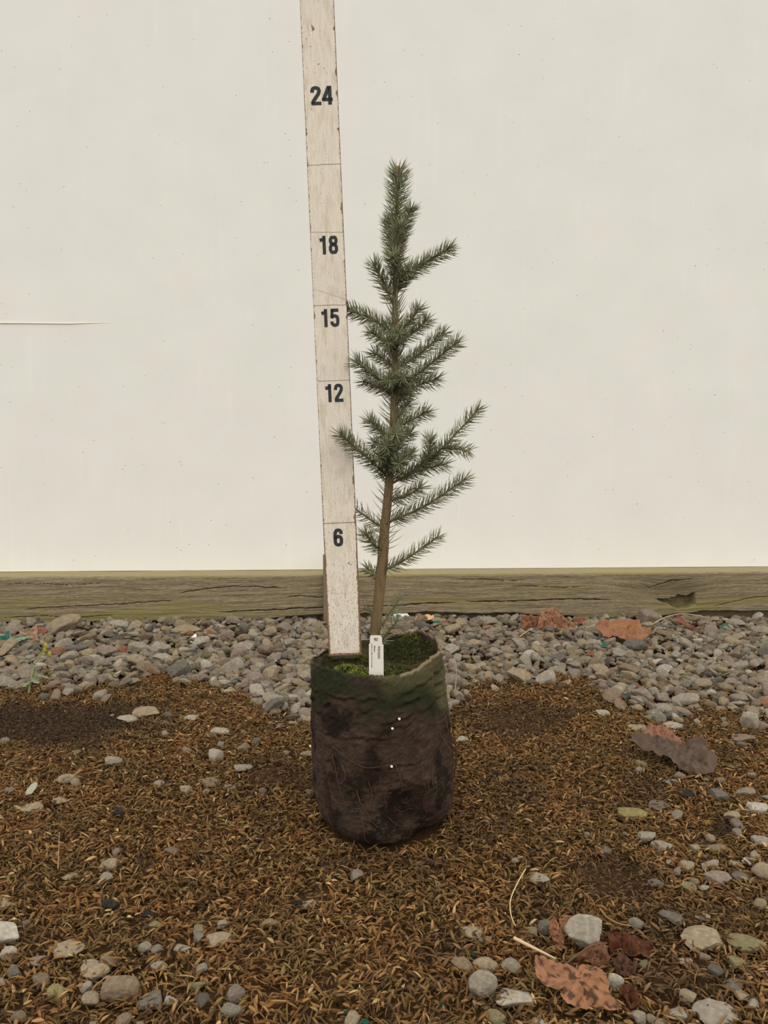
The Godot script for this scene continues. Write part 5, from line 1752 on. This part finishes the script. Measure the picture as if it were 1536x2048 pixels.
func build_stems() -> void:
	stem("dry_twig", [[1302, 1250, 0.012], [1330, 1235, 0.026], [1362, 1228, 0.032], [1400, 1232, 0.03], [1425, 1240, 0.016]], 0.0016, 0.0009, Color8(168, 150, 122), "arched dry stem bridging the gravel beside the round mauve stone", "stem")
	stem("dry_straw", [[1051, 1738, 0.009], [1034, 1768, 0.013], [1021, 1800, 0.016], [1022, 1830, 0.012], [1031, 1852, 0.006]], 0.0006, 0.0004, Color8(196, 174, 132), "thin curved pale straw lying on husks right of the bag", "straw")
	stem("dry_stick", [[1028, 1876, 0.012], [1062, 1893, 0.012], [1090, 1907, 0.011], [1112, 1918, 0.008]], 0.0015, 0.0007, Color8(190, 166, 128), "pale dry stick pointing at the spotted dead leaf", "stick")
	stem("dry_twig", [[1134, 1926, 0.010], [1160, 1906, 0.016], [1184, 1891, 0.022], [1214, 1886, 0.02]], 0.0009, 0.0006, Color8(96, 72, 50), "thin dark twig crossing in front of the big pale faceted stone", "twig")
	stem("dry_straw", [[116, 1738, 0.004], [117, 1712, 0.012], [118, 1690, 0.02], [119, 1664, 0.03]], 0.0006, 0.0004, Color8(150, 120, 78), "thin brown straw sticking up from the husks", "straw")
	stem("dry_twig", [[908, 1392, 0.006], [912, 1360, 0.02], [912, 1330, 0.034], [908, 1312, 0.04]], 0.0008, 0.0005, Color8(150, 132, 106), "thin dry stem upright in the gravel beside the torn bag rim", "stem")
	stem("dry_twig", [[950, 1322, 0.012], [946, 1308, 0.02], [956, 1298, 0.022], [974, 1296, 0.014]], 0.0006, 0.0004, Color8(150, 132, 106), "thin looping dry stem on gravel right of the torn bag rim", "stem")
	stem("dry_straw", [[1200, 1818, 0.006], [1214, 1834, 0.01], [1236, 1846, 0.01], [1262, 1852, 0.006]], 0.0007, 0.0005, Color8(140, 116, 70), "olive straw in the husks behind the dark reddish leaf", "straw")
	stem("dry_stick", [[1040, 1273, 0.016], [1052, 1264, 0.02], [1064, 1256, 0.022]], 0.0012, 0.0009, Color8(172, 150, 120), "short pale stick on gravel under the folded orange leaf", "stick")

# ---------------------------------------------------------------- everything
func _ready() -> void:
	var cam := Camera3D.new()
	cam.name = "camera"
	cam.fov = rad_to_deg(2.0 * atan(1024.0 / FOCAL))
	cam.near = 0.02
	cam.position = eye()
	cam.rotation.x = -PITCH
	add_child(cam)
	cam.current = true
	var env := Environment.new()
	env.background_mode = Environment.BG_SKY
	var sky := Sky.new()
	var sm := ProceduralSkyMaterial.new()      # an even overcast sky
	sm.sky_top_color = Color(0.93, 0.92, 0.90)
	sm.sky_horizon_color = Color(0.80, 0.79, 0.77)
	sm.sky_curve = 0.3
	sm.ground_bottom_color = Color(0.22, 0.19, 0.16)
	sm.ground_horizon_color = Color(0.30, 0.27, 0.23)
	sm.sun_angle_max = 0.0
	sky.sky_material = sm
	env.sky = sky
	env.tonemap_mode = Environment.TONE_MAPPER_LINEAR
	env.tonemap_exposure = 2.26
	env.sdfgi_enabled = true
	env.ssao_enabled = true
	env.ssil_enabled = true
	var we := WorldEnvironment.new()
	we.name = "world_environment"
	we.environment = env
	add_child(we)

	rng.seed = 20240
	noise_a.seed = 3
	noise_a.frequency = 0.05
	noise_a.fractal_octaves = 4
	noise_b.seed = 17
	noise_b.frequency = 0.03
	noise_b.fractal_octaves = 4

	build_ground()
	build_wall()
	build_timber()
	build_stone_kit()
	build_bag()
	build_spruce()
	build_stick()
	build_batten()
	build_tag()
	stones_by_hand()
	build_gravel()
	build_husks()
	build_leaves()
	build_stems()
	build_weed()
